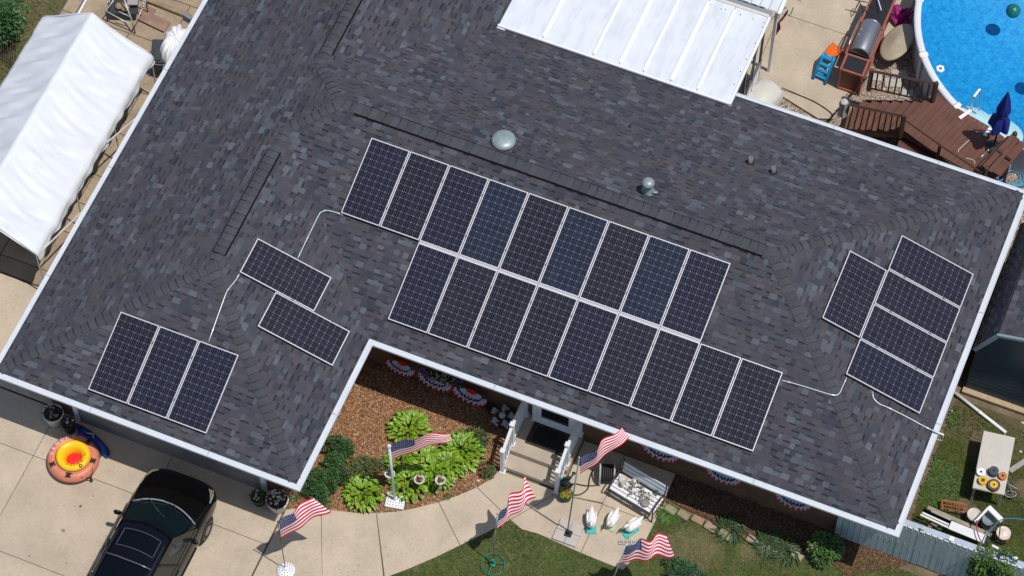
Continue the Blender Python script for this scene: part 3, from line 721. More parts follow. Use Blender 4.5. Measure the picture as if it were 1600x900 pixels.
o = scatter('mulch_chips', M_attr, bed, 26000, chip); tag(o, 'reddish brown wood mulch chips covering the flower bed', 'mulch', kind='stuff')
def shaded_chip(x, y, mb):
    chip(x, y, mb); n = 4; mb.c[-4:] = [tuple(v * .42 for v in c) for c in mb.c[-4:]]  # same chips, colour darkened to stand for shade under the eave
o = scatter('bed_mulch', M_attr, bed2, 9000, shaded_chip); tag(o, 'brown mulch, darkened in colour for eave shade, in the narrow bed under the brick wall', 'mulch', kind='stuff')
# grass
def blade_fn(c1, c2, hmin, hmax, dry=None):
    def f(x, y, mb):
        n = math.sin(x * 2.1 + 1.3 * math.sin(y * 1.7)) * math.sin(y * 2.6 + x * .8); t = min(1, max(0, .5 + .35 * n + random.uniform(-.3, .3)))
        c = mixc(c1, c2, t)
        if random.random() < .14: c = mixc(c, (.26, .22, .10), .7)
        if dry:
            for dx, dy, dr in dry:
                if (x - dx) ** 2 + (y - dy) ** 2 < dr * dr * random.uniform(.3, 1.2):
                    if random.random() < .6: return
                    c = mixc(c, (.34, .27, .15), .8)
        mb.cc = c; vs = []; fs = []
        for k in range(3):
            a = random.uniform(0, 6.28); h = random.uniform(hmin, hmax); ln = h * random.uniform(.5, 1.3); bx = x + random.uniform(-.02, .02); by = y + random.uniform(-.02, .02)
            px, py = -math.sin(a) * .006, math.cos(a) * .006; m = len(vs)
            vs += [(bx - px, by - py, 0), (bx + px, by + py, 0), (bx + math.cos(a) * ln, by + math.sin(a) * ln, h)]; fs.append((m, m + 1, m + 2))
        mb.add(vs, fs)
    return f
d1 = P(1092, 858); d2 = P(1060, 850); d3 = P(1170, 865)
lawn_vis = [p for p in lawn if True]
lv = [P0(590, 960), P0(601, 902), P0(719, 851), P0(797, 811), (12.9, -1.84), (15.1, -1.95), (15.3, -1.2), (pr_x1, -.35)] + PP((1048, 787), (1080, 806), (1130, 826), (1180, 848), (1230, 866), (1290, 882), (1340, 888)) + [(20.2, .55), (23.6, .55), (24.5, -2), (18, -4), (12, -5.5)]
o = scatter('lawn_grass', M_leaf, lv, 60000, blade_fn((.034, .09, .010), (.078, .155, .018), .02, .05, [(d1.x, d1.y, .62), (d2.x, d2.y, .4), (d3.x, d3.y, .3)])); tag(o, 'mown green lawn in front of the walk and bed', 'grass', kind='stuff')
lyv = [(-7, 2), (-4.4, 2), (-4.36, 9.0), (-2.0, 8.95), (1.2, 8.65), (1.2, 10.5), (-7, 10.5)]
o = scatter('yard_grass', M_leaf, lyv, 22000, blade_fn((.06, .08, .02), (.11, .12, .035), .02, .06)); tag(o, 'rough dry grass on the far side of the white canopy', 'grass', kind='stuff')
syv = [(20.95, 1.0), (25, 1.0), (25, 5.2), (20.9, 5.3)]
def weedy(x, y, mb):
    n = math.sin(x * 3.1 + 2 * math.sin(y * 2.3)) + math.sin(y * 4.1 + x * 1.7)
    if n < -.6 + random.uniform(-.5, .5) or (y > 4.3 and random.random() < .75): return
    mb_f(x, y, mb)
mb_f = blade_fn((.05, .085, .016), (.13, .17, .035), .03, .09)
o = scatter('side_yard_weeds', M_leaf, syv, 36000, weedy); tag(o, 'patchy weeds and grass growing in the side yard', 'weeds', kind='stuff')
def bigweed(x, y, mb):
    if math.sin(x * 2.3 + y * 1.2) + math.sin(y * 3.3 - x) < .1: return
    for k in range(6): leafv(mb, (x, y, .02), rdir(.2, .9), random.uniform(.05, .11), .025, .3, mixc((.035, .075, .012), (.10, .16, .03), random.random()))
o = scatter('broadleaf_weeds', M_leaf, [(20.9, 1.5), (22.2, 1.5), (22.1, 5.0), (20.9, 5.0)], 2000, bigweed); tag(o, 'leafy green weeds between the house and the work table', 'weeds', kind='stuff')
# gravel
def stone(x, y, mb):
    c = random.choice(((.55, .46, .38), (.38, .28, .21), (.66, .58, .50), (.20, .14, .11), (.45, .33, .26), (.30, .27, .25))); f = random.uniform(.7, 1.15); mb.cc = tuple(v * f for v in c)
    s = random.uniform(.014, .034); a = random.uniform(0, 6.28); ca, sa = math.cos(a), math.sin(a); z = random.uniform(.0, .02)
    pts = [(s, 0, 0), (0, s * .7, 0), (-s, 0, 0), (0, -s * .7, 0)]
    mb.add([(x + p[0] * ca - p[1] * sa, y + p[0] * sa + p[1] * ca, z + .004) for p in pts] + [(x, y, z + s * .6)], [(0, 1, 4), (1, 2, 4), (2, 3, 4), (3, 0, 4)])
gv = [(15.4, 11.7), (15.58, 13.4), (15.95, 14.6), (16.25, 17.6), (17.2, 17.6), (17.2, 13.6), (18.2, 12.6), (18, 10.0), (13.1, 9.98), (13.1, 11.9), (14.0, 12.03), (15.05, 11.72)]
o = scatter('gravel', M_attr, gv, 17000, stone); tag(o, 'tan and brown pebbles between the patio and the pool', 'gravel', kind='stuff')
o = scatter('gravel', M_attr, [(19.6, 9.98), (23, 9.98), (23, 12.4), (19.9, 12.4)], 9000, stone); tag(o, 'pebbles beyond the deck under the blue hose', 'gravel', kind='stuff')
o = scatter('gravel', M_attr, [(20.92, 7.6), (23, 7.6), (23, 9.97), (20.92, 9.97)], 4000, stone); tag(o, 'pebbles in the gap right of the house above the shed', 'gravel', kind='stuff')
# edging stones along the bed
eg = [(1012, 790), (1030, 787), (1048, 796), (1068, 804), (1090, 812), (1110, 823), (1132, 835), (1176, 843), (1208, 858), (1245, 868)]
for i, (px, py) in enumerate(eg[1:]):
    p = P(px, py, .06); mb = MB(); c = random.choice(((.36, .27, .17), (.33, .26, .18), (.38, .29, .19), (.30, .23, .15)))
    mb.cc = tuple(v * random.uniform(.85, 1.1) for v in c); mb.bbox((0, 0, .045), (.30, .19, .10), .022, rx=random.uniform(-.05, .05))
    for j, v in enumerate(mb.v): mb.v[j] = (v[0] * random.uniform(.96, 1.04), v[1] * random.uniform(.96, 1.04), v[2])
    o = mb.build('edging_stone', M_attr, None, False, (p.x, p.y, 0), -.15 + random.uniform(-.12, .12))
    where = ['nearest the patio corner', 'second from the patio', 'third from the patio', 'fourth from the patio', 'fifth from the patio, before the first lily clump', 'under the first lily clump', 'between the two lily clumps', 'under the second lily clump', 'right of the second lily clump', 'beside the peony bush', 'below the peony bush', 'behind the peony bush'][i]
    tag(o, 'tan edging stone of the planting bed, %s' % where, 'stone', 'tan stones edging the narrow bed')
ly1, ly2 = (.022, .05, .016), (.055, .10, .035)
for px, py, lb in ((1140, 822, 'arching lily clump at the shade edge, second stone group'), (1200, 845, 'arching lily clump in the middle of the planting bed'), (1228, 858, 'arching lily clump just left of the peony bush')):
    p = P(px, py, .15); blades('lily_clump', lb, 'lily', p, .5, 150, .42, ly1, ly2, .028, 'lily clumps along the narrow bed')
p = P(1290, 858, .3); bush('peony_bush', 'bright leafy bush with pink buds under the right hand corner of the roof', 'bush', p, .5, .45, .6, 1300, .12, .045, (.03, .08, .015), (.09, .20, .03), flowers=((.6, .25, .3), 5, .03))
p = P(1042, 802, .05); blades('tall_grass', 'fresh green tuft of long grass at the patio corner', 'grass tuft', p, .35, 260, .28, (.05, .12, .015), (.10, .22, .03), .012)
p = P(1075, 893, .2); bush('shrub', 'low blue green shrub at the bottom edge right of the red striped flag', 'shrub', p, .75, .35, .35, 1400, .075, .028, (.02, .06, .025), (.05, .13, .05))
p = P(1545, 880, .9); bush('climbing_shrub', 'tall green shrub growing over the end of the grey fence', 'shrub', P(1548, 905, .6), .62, .5, 1.9, 2600, .11, .045, (.03, .08, .012), (.10, .19, .035), zb=0, clumps=16)
p = P(5, 35, 1.2); bush('bush', 'dense dark green bush in the top left corner', 'bush', P(-8, 30, 1.0), .75, .95, 1.9, 4200, .10, .05, (.015, .055, .012), (.05, .14, .03), clumps=16)
# dead stems below the corner bush
mb = MB()
for i in range(90):
    q = P(random.uniform(-8, 26), random.uniform(55, 110), 0); mb.cc = mixc((.12, .08, .05), (.25, .19, .13), random.random()); mb.tube([(q.x, q.y, 0), (q.x + random.uniform(-.1, .1), q.y + random.uniform(.0, .25), random.uniform(.5, 1.0))], [.008, .004], 4)
tag(mb.build('dead_stems', M_attr), 'brown dead stalks below the corner bush', 'stems', kind='stuff')
# ------------------------------------------------------------------ CANOPY TENT (left)
def tent():
    o = thing('canopy_tent', 'long white fabric canopy shelter on metal poles beside the house', 'canopy', (0, 0, 0))
    xL, xR, xr = -3.78, -.72, -2.25; ze, zr_, yF, yBk = 2.0, 2.95, -.48, 5.85
    fab = mat('white_tarp', (.67, .70, .74), .5, .03, 1.5, bump=.5, bs=6)
    mb = MB()
    def cover(u, v):
        y = yF + (yBk - yF) * u
        wv = 1.3 * (.03 * math.sin(u * 43 + 2 * math.sin(v * 5)) + .02 * math.sin(u * 23 + v * 9) * math.sin(v * 3.1) + .012 * math.sin(u * 91 + v * 14) + .018 * math.sin(u * 61 - v * 21) + .012 * math.sin(u * 150 + 9 * v + 3 * math.sin(v * 11)))
        sag = .045 * abs(math.sin(u * math.pi * 4)) - .02
        if v < .12:                                     # left skirt
            t = v / .12; x = xL - .06 * (1 - t) + .035 * math.sin(u * 37) * (1 - t); z = ze - .32 * (1 - t) + (-.05 * math.sin(u * 29) * (1 - t))
        elif v > .88:
            t = (v - .88) / .12; x = xR + .05 * math.sin(t * 2.2) + t * (.022 * math.sin(u * 47) + .018 * math.sin(u * 91)) + .02 * math.sin(t * 9 + u * 30) * t; z = ze - .27 * t - .035 * math.sin(u * 24 + 1) * t
        else:
            t = (v - .12) / .76
            if t < .5: k = t / .5; x = xL + (xr - xL) * k; z = ze + (zr_ - ze) * k
            else: k = (t - .5) / .5; x = xr + (xR - xr) * k; z = zr_ + (ze - zr_) * k
            e = math.sin(min(1, k if t < .5 else 1 - k) * math.pi) ; z += (wv * .9 - sag * .6) * max(e, .08 if k not in (0, 1) else 0)
            x += .35 * wv * (1 - e) * (0 if abs(t - .5) < .01 else 1) * .6
            pull = abs(2 * t - 1); y += (.05 * math.sin(pull * math.pi)) * (1 if u == 0 else (-1 if u == 1 else 0))
        return (x, y, z)
    mb.grid(cover, 120, 50); c = mb.build('cover', fab, o, True)
    # edge hems
    for u in (0, 1):
        mb = MB(); mb.tube([cover(u, .12 + .76 * k / 20) for k in range(21)], .022, 6); mb.build('hem', fab, o, True)
    pm = mat('tent_pole', (.70, .69, .66), .4, .05, 10, metal=.3)
    for y in (yF + .02, 1.6, 3.7, yBk - .02):
        for x in (xL + .02, xR - .02):
            mb = MB(); mb.tube([(x, y, 0), (x, y, ze - .05)], .02, 8); mb.lathe([(0, .012), (.06, .012), (.06, 0)], (x, y, .03), 12); mb.build('leg', pm, o)
        mb = MB(); mb.tube([(xL + .02, y, ze - .05), (xr, y, zr_ - .06), (xR - .02, y, ze - .05)], .02, 8); mb.build('rafter', pm, o)
    for x, z in ((xL + .02, ze - .06), (xR - .02, ze - .06), (xr, zr_ - .07)):
        mb = MB(); mb.tube([(x, yF, z), (x, yBk, z)], .02, 8); mb.build('purlin', pm, o)
    mb = MB(); a = P(60, 397, 1.92); b = P(128, 331, 1.55); mb.tube([a, b], .022, 8); mb.build('brace', pm, o)
    mb = MB(); a = P(167, 223, 1.85); b = P(212, 185, 1.6); mb.tube([a, b], .02, 8); mb.build('brace', pm, o)
tent()
# white tarp heap, dark bins, timber and a metal cart above the tent
o = thing('covered_heap', 'heap under a bunched white tarp against the left gutter', 'tarp', (-.75, 7.1, 0))
mb = MB()
def heap(u, v):
    a = u * 2 * math.pi; r = [1, .98, .85, .6, .3, 0][min(5, int(v * 5 + .001))]; f = v
    rr = math.cos(f * math.pi / 2) ** .5 if f < 1 else 0
    w_ = 1 + .10 * math.sin(a * 3 + 1) + .05 * math.sin(a * 7) + .035 * math.sin(a * 13 + f * 4)
    return (rr * .42 * w_ * math.cos(a) * (1 + .15 * f), rr * .62 * w_ * math.sin(a), .25 + .85 * math.sin(f * math.pi / 2) + .05 * math.sin(a * 5 + f * 6) * (1 - f) + .04 * math.sin(a * 11))
mb.grid(heap, 60, 16); mb.build('tarp', mat('white_tarp2', (.78, .79, .82), .5, .04, 3, bump=.6, bs=14), o, True)
mb = MB(); mb.bbox((0, 0, .3), (.5, .8, .6), .05); mb.build('box', mat('dark_crate', (.05, .05, .055), .7), o)
p = P(254, 84, .7); o = thing('refuse_bin', 'dark grey bin with a folded lid between the tarp heap and the house', 'bin', (p.x - .02, p.y, 0), .35)
mb = MB(); mb.prism([(-.22, -.3), (.22, -.3), (.24, .3), (-.24, .3)], 0, .72); mb.build('body', mat('bin_grey', (.035, .042, .05), .5, .1, 8), o)
mb = MB(); mb.bbox((0, .02, .76), (.54, .7, .06), .02, rx=.08); mb.bbox((-.1, -.1, .81), (.2, .36, .04), .015, rx=.08); mb.build('lid', mat('bin_grey', (0, 0, 0)), o)
mb = MB(); mb.tube([(.18, -.36, .74), (.0, -.40, .76), (-.18, -.36, .74)], .015, 6); mb.build('handle', M_steel, o)
p = P(258, 95, .2); mb = MB(); mb.lathe([(0, .3), (.15, .3), (.17, .28), (.13, 0), (0, 0)], (0, 0, 0), 16); tag(mb.build('flower_pot', mat('terracotta', (.30, .13, .07), .8, .15, 10), None, True, (p.x + .1, p.y + .05, .03)), 'small brown pot on the ground between the bin and the gutter', 'pot')
# metal framed cart
o = thing('folding_frame', 'white and grey metal folding frame with tan cushions, top edge left of the roof', 'folding frame', (0, 0, 0))
M_tub = mat('white_tube', (.55, .55, .53), .4, .1, 10, metal=.3)
def tb(parent, name, m, r, *pts):
    mb = MB(); mb.tube(pts, r, 8); return mb.build(name, m, parent, True)
A1, A2, A3, A4 = P(165, 17, .5), P(209, 41, .35), P(188, -14, .6), P(228, 2, .6)
dn = Vector((0, 0, -1))
for a, b in ((A1, A2), (A1, A3), (A2, A4), (A3, A4)): tb(o, 'frame_tube', M_tub, .016, a, b)
tb(o, 'frame_tube', M_tub, .02, P(192, -6, .95), P(209, 40, .4)); tb(o, 'frame_tube', M_tub, .014, P(186, 18, .7), P(203, 26, .6)); tb(o, 'frame_tube', M_tub, .014, P(223, 2, .8), P(227, 10, .7))
for a in (A1, A2, A3, A4):
    mb = MB(); mb.tube([a, (a.x, a.y, .03)], .016, 8); mb.build('leg', mat('dark_metal', (.03, .03, .032), .5), o)
mb = MB(); mb.bbox(P(194, 8, .42), (.75, .55, .05), .02, rz=.35, rx=.1); mb.build('tray', mat('dark_metal', (0, 0, 0)), o)
mb = MB(); mb.bbox(P(187, 9, .52), (.22, .2, .12), .05, rz=.5); mb.build('cushion', mat('tan_cushion', (.28, .21, .13), .9, .2, 9), o)
mb = MB(); mb.bbox(P(196, 12, .52), (.2, .22, .12), .05, rz=.2); mb.build('cushion', mat('tan_cushion', (0, 0, 0)), o)
mb = MB(); mb.bbox(P(207, 3, .60), (.3, .2, .05), .02, rz=.4); mb.build('slat', mat('weathered_grey', (.33, .31, .29), .8, .15, 8), o)
def plank(a, b, wd, th, z, m, label, cat='plank', name='plank', group=None, z2=None):
    a = Vector((*a[:2], z)); b = Vector((*b[:2], z if z2 is None else z2)); d = b - a; mb = MB()
    L_ = d.length; mb.bbox((0, 0, 0), (L_, wd, th), min(.006, th * .3), ry=-math.asin(d.z / L_)); o = mb.build(name, m, None, False, (a + b) / 2, math.atan2(d.y, d.x)); tag(o, label, cat, group); return o
M_ply = mat('weathered_ply', (.26, .165, .125), .9, .25, 4, stain=((.33, .30, .27), 3, .55, .6)); M_timber = mat('landscape_timber', (.27, .20, .12), .9, .25, 6)
plank(P(212, 22), P(262, 46), .34, .03, .10, M_ply, 'wide weathered board, the lower of two by the tarp heap')
plank(P(218, 14), P(240, 24), .30, .03, .06, M_ply, 'short weathered board under the wide one near the metal frame')
plank(P(222, 0), P(298, 30), .12, .12, .09, M_timber, 'long landscape timber between the side path and the grass', 'timber', 'landscape_timber')
plank(P(140, -6), P(117, 36), .05, .04, .09, M_white, 'bright white pipe on the path behind the canopy', 'pipe', 'pipe')
plank(P(134, -2), P(112, 34), .03, .03, .08, M_steel, 'thin grey pipe just left of the white pipe behind the canopy', 'pipe', 'pipe')
plank(P(287, 25, .9), P(300, 33, .9), .10, .25, .9, mat('grey_fabric', (.2, .21, .24), .9), 'grey roll on the ground above the tarp heap', 'roll', 'roll')
# ------------------------------------------------------------------ PATIO COVER (white metal roof behind the house)
o = thing('patio_cover', 'white flat metal patio roof lapping over the rear eave', 'patio cover', (0, 0, 0))
x0, x1, y0, y1, zc0 = 7.22, 13.33, 9.42, 12.30, EH + .27
M_cov = mat('cover_white', (.68, .71, .75), .42, .06, 2.2, stain=((.50, .55, .59), 3.0, .46, .5), aniso=(1.6, .35, 1))
edges = [x0, 8.38, 9.72, 10.42, 11.05, 11.77, 12.46, x1]
def zc(y): return zc0 - .05 * (y - y0) + .0
for i in range(len(edges) - 1):
    a, b = edges[i], edges[i + 1]; mb = MB()
    mb.add([(a + .008, y0, zc(y0)), (b - .008, y0, zc(y0)), (b - .008, y1, zc(y1)), (a + .008, y1, zc(y1)), (a + .008, y0, zc(y0) - .05), (b - .008, y0, zc(y0) - .05), (b - .008, y1, zc(y1) - .05), (a + .008, y1, zc(y1) - .05)],
           [(0, 1, 2, 3), (0, 4, 5, 1), (3, 2, 6, 7), (1, 5, 6, 2), (0, 3, 7, 4), (4, 7, 6, 5)]); mb.build('roof_panel', M_cov, o)
M_cr = mat('cover_rib', (.79, .81, .84), .35, .02, 3)
for i, x in enumerate(edges[1:-1]):
    w_ = .07 if i % 2 == 0 else .05; mb = MB()
    vs = []
    for y in (y0 + .1, y1 - .1):
        z = zc(y); vs += [(x - w_, y, z + .001), (x - w_ * .45, y, z + .022), (x + w_ * .45, y, z + .022), (x + w_, y, z + .001)]
    mb.add(vs, [(0, 1, 5, 4), (1, 2, 6, 5), (2, 3, 7, 6), (0, 3, 2, 1), (4, 5, 6, 7)]); mb.build('rib', M_cr, o)
mb = MB(); mb.bbox(((x0 + x1) / 2, y0 - .01, zc(y0) - .01), (x1 - x0 + .04, .07, .09), .015); mb.build('front_trim', M_white, o)
mb = MB(); mb.bbox((x1 + .02, (y0 + y1) / 2, zc((y0 + y1) / 2) - .03), (.07, y1 - y0 + .05, .12), .012, rx=-.05); mb.build('side_trim', M_white, o)
mb = MB(); mb.bbox(((x0 + x1) / 2, y1 + .04, zc(y1) + .0), (x1 - x0, .09, .07), .012); mb.build('rear_trim', mat('tan_trim', (.62, .58, .52), .5), o)
mb = MB(); mb.bbox(((x0 + x1) / 2 + .02, y1 + .16, zc(y1) - .03), (x1 - x0, .13, .05), .012); mb.build('rear_gutter', mat('grey_gutter', (.24, .26, .30), .4), o)
for px, py in ((1127, 11), (1134, 12), (1157, 20), (1177, 27), (1194, 33), (1192, 40), (1180, 66), (1166, 92), (1157, 112), (1147, 133), (1110, 5)):
    p = P(px, py, zc(11) + .02); mb = MB(); mb.lathe([(0, .012), (.012, .010), (.016, 0)], (p.x, p.y, zc(p.y)), 8); mb.build('screw', mat('dark_metal', (0, 0, 0)), o)
mb = MB(); mb.bbox((7.3, 9.40, zc(y0) - .06), (.22, .10, .06), .01); mb.bbox((x1 - .02, y0 + .12, zc(y0) - .05), (.12, .3, .09), .01, rz=-.15); mb.build('end_cap', M_white, o)
# screened side under the cover: posts, sills and dark screens
M_scr = mat('screen_frame', (.17, .18, .20), .4, .05, 8, metal=.5)
for y in (10.05, 10.9, 11.6, 12.2):
    mb = MB(); mb.bbox((x1 - .05, y, 1.28), (.06, .06, 2.5), .006); mb.build('post', M_scr, o)
mb = MB(); mb.bbox((x1 - .05, 11.1, 2.52), (.07, 2.4, .07), .006); mb.bbox((x1 - .05, 11.1, .95), (.07, 2.4, .06), .006); mb.build('rail', M_scr, o)
mb = MB(); mb.bbox((x1 - .045, 11.1, .5), (.05, 2.35, .88), .006); mb.build('lower_panel', M_white, o)
mb = MB(); mb.tube([(x1 - .01, 10.05, 2.45), (x1 + .0, 10.85, .98)], .02, 6); mb.tube([(x1 - .01, 11.6, 2.45), (x1 + .0, 10.95, .98)], .02, 6); mb.build('brace', M_scr, o)
# corrugated white awning top right of the cover
o = thing('corrugated_awning', 'white corrugated sheet awning beyond the patio cover at the top edge', 'awning', (0, 0, 0))
ax0, ax1, ay0, ay1 = 11.3, 13.46, 12.55, 15.2; nsh = 9
for i in range(nsh):
    a = ax0 + (ax1 - ax0) * i / nsh; b = ax0 + (ax1 - ax0) * (i + 1) / nsh; m_ = a + (b - a) * .5; mb = MB(); vs = []
    for y in (ay0, ay1): z = 2.75 - .03 * (y - ay0); vs += [(a, y, z), (a + .03, y, z + .04), (m_, y, z + .045), (b - .04, y, z + .04), (b - .005, y, z)]
    mb.add(vs, [(k, k + 1, k + 6, k + 5) for k in range(4)]); mb.build('sheet', mat('corrugated_white', (.62, .66, .70), .4, .08, 3), o)
mb = MB(); mb.bbox((ax1 + .05, (ay0 + ay1) / 2, 2.68), (.10, ay1 - ay0, .12), .02); mb.build('gutter', M_white, o)
for y in (ay0 + .1, ay1 - .1):
    mb = MB(); mb.bbox((ax1 - .02, y, 1.33), (.08, .08, 2.6), .01); mb.build('post', M_white, o)
p = P(1215, 35, .3); mb = MB(); mb.grid(lambda u, v: (.06 * math.sin(u * 9) + .10 * v, -.4 + .8 * u, .02 + .35 * v + .02 * math.sin(u * 20)), 14, 4); tag(mb.build('red_cloth', mat('dark_red_cloth', (.25, .02, .05), .8), None, True, (p.x, p.y, .05)), 'dark red cloth hanging below the edge of the corrugated awning', 'cloth')
# rounded hose box by the rear wall
p = P(1208, 145, .45); o = thing('hose_box', 'rounded off-white plastic hose box on the patio by the rear gutter', 'hose box', (13.62, 11.62, .03), -.30)
mb = MB(); n = 12; pr = [(-.36, 0), (-.36, .38)] + [(-.36 + .72 * k / n, .38 + .16 * math.sin(math.pi * k / n)) for k in range(1, n)] + [(.36, .38), (.36, 0)]
mb.add([(x, y, z) for y in (-.42, -.4, .4, .42) for (x, z) in [(q[0] * (1 if abs(y) < .41 else .96), q[1] * (1 if abs(y) < .41 else .97)) for q in pr]], [])
m_ = len(pr); fs = [(r * m_ + i, r * m_ + i + 1, (r + 1) * m_ + i + 1, (r + 1) * m_ + i) for r in range(3) for i in range(m_ - 1)] + [list(range(m_))[::-1], [3 * m_ + i for i in range(m_)]]
mb.f = fs; mb.m = [0] * len(fs); mb.build('shell', mat('offwhite_plastic', (.56, .55, .50), .5, .04, 4), o, True)
mb = MB(); mb.bbox((0, 0, .50), (.12, .86, .06), .02); mb.build('handle', mat('offwhite_plastic', (0, 0, 0)), o)
mb = MB()
for k in range(3): mb.tube([(.42 + .03 * math.cos(t * .7) * (1 + k * .1), -.25 + .14 * math.sin(t * .7), .05 + .02 * t) for t in range(0, 12)], .012, 6)
tag(mb.build('garden_hose', mat('green_hose', (.04, .16, .07), .5), None, True, (13.62, 11.62, .03), -.3), 'thin green hose looped at the end of the hose box', 'hose')
mb = MB(); mb.tube(curve_pts([P(1222, 137, .1), P(1248, 148, .06), P(1275, 160, .06), P(1300, 178, .06), P(1296, 190, .06)], 5), .012, 6); tag(mb.build('cable', M_black, None, True), 'black cable running along the patio edge to the stairs', 'cable')
mb = MB(); mb.tube(curve_pts([P(1240, 11, .06), P(1234, 24, .05), P(1228, 12, .05), P(1218, 13, 1.0)], 5), .01, 6); tag(mb.build('cord', mat('green_hose', (0, 0, 0)), None, True), 'thin green cord crossing the patio joint at the top edge', 'cord')
# ------------------------------------------------------------------ POOL
pool = thing('swimming_pool', 'round above ground swimming pool with white rail and bright blue liner', 'pool', (20.31, 16.0, 0))
Rp = 3.9
mb = MB(); mb.lathe([(Rp, .0), (Rp, 1.27)], (0, 0, 0), 72); mb.build('wall', mat('pool_wall', (.50, .51, .53), .5, .06, 2), pool, True)
def pool_liner():
    m = bpy.data.materials.new('pool_liner'); m.use_nodes = True; N = m.node_tree.nodes; L = m.node_tree.links; b = N['Principled BSDF']
    tc = N.new('ShaderNodeTexCoord'); v = N.new('ShaderNodeTexVoronoi'); v.inputs['Scale'].default_value = 15; n = N.new('ShaderNodeTexNoise'); n.inputs['Scale'].default_value = 7; n.inputs['Detail'].default_value = 5
    L.new(tc.outputs['Object'], v.inputs[0]); L.new(tc.outputs['Object'], n.inputs['Vector'])
    cr = N.new('ShaderNodeValToRGB'); e = cr.color_ramp.elements; e[0].position = .05; e[0].color = (.09, .52, .70, 1); e[1].position = .5; e[1].color = (.004, .28, .60, 1); L.new(v.outputs['Distance'], cr.inputs[0])
    c2 = N.new('ShaderNodeValToRGB'); e = c2.color_ramp.elements; e[0].position = .35; e[0].color = (.001, .20, .52, 1); e[1].position = .65; e[1].color = (.02, .38, .66, 1); L.new(n.outputs[0], c2.inputs[0])
    mx = N.new('ShaderNodeMix'); mx.data_type = 'RGBA'; mx.inputs[0].default_value = .6; L.new(cr.outputs[0], mx.inputs[6]); L.new(c2.outputs[0], mx.inputs[7]); L.new(mx.outputs[2], b.inputs['Base Color']); b.inputs['Roughness'].default_value = .6; return m
ML = pool_liner()
mb = MB(); mb.lathe([(Rp - .04, 1.27), (Rp - .05, .12), (0, .10)], (0, 0, 0), 72); mb.build('liner', ML, pool, True)
def water_mat():
    m = bpy.data.materials.new('pool_water'); m.use_nodes = True; N = m.node_tree.nodes; L = m.node_tree.links; N.remove(N['Principled BSDF']); out = N['Material Output']
    tr = N.new('ShaderNodeBsdfTransparent'); tr.inputs[0].default_value = (.80, .95, 1.0, 1); gl = N.new('ShaderNodeBsdfGlossy'); gl.inputs['Roughness'].default_value = .03
    n = N.new('ShaderNodeTexNoise'); n.inputs['Scale'].default_value = 16; n.inputs['Detail'].default_value = 3; tc = N.new('ShaderNodeTexCoord'); L.new(tc.outputs['Object'], n.inputs['Vector'])
    bp = N.new('ShaderNodeBump'); bp.inputs['Strength'].default_value = 1.0; bp.inputs['Distance'].default_value = .012; L.new(n.outputs[0], bp.inputs['Height'])
    fr = N.new('ShaderNodeFresnel'); fr.inputs[0].default_value = 1.33; L.new(bp.outputs[0], fr.inputs['Normal']); L.new(bp.outputs[0], gl.inputs['Normal'])
    mx = N.new('ShaderNodeMixShader'); L.new(fr.outputs[0], mx.inputs[0]); L.new(tr.outputs[0], mx.inputs[1]); L.new(gl.outputs[0], mx.inputs[2]); L.new(mx.outputs[0], out.inputs[0]); return m
mb = MB(); mb.add([((Rp - .05) * math.cos(k * 2 * math.pi / 72), (Rp - .05) * math.sin(k * 2 * math.pi / 72), 1.12) for k in range(72)], [range(72)]); mb.build('water', water_mat(), pool)
M_rail = mat('pool_rail', (.66, .67, .70), .45, .04, 4)
ns = 14
for k in range(ns):
    a0 = 2 * math.pi * (k + .35) / ns; a1 = 2 * math.pi * (k + 1.35) / ns; mb = MB(); vs = []; m_ = 6
    for i in range(m_ + 1):
        a = a0 + .02 + (a1 - a0 - .04) * i / m_
        for r, z in ((Rp - .09, 1.255), (Rp - .085, 1.285), (Rp - .05, 1.305), (Rp + .05, 1.305), (Rp + .085, 1.28), (Rp + .09, 1.24)): vs.append((r * math.cos(a), r * math.sin(a), z))
    mb.add(vs, [(i * 6 + j, i * 6 + j + 1, (i + 1) * 6 + j + 1, (i + 1) * 6 + j) for i in range(m_) for j in range(5)]); mb.build('rail', M_rail, pool, True)
    mb = MB(); mb.bbox((Rp * math.cos(a0), Rp * math.sin(a0), 1.285), (.23, .15, .075), .025, rz=a0); mb.build('rail_cap', mat('pool_cap', (.74, .75, .77), .45), pool)
    mb = MB(); mb.bbox(((Rp + .03) * math.cos(a0), (Rp + .03) * math.sin(a0), .62), (.07, .13, 1.22), .02, rz=a0); mb.build('upright', M_rail, pool)
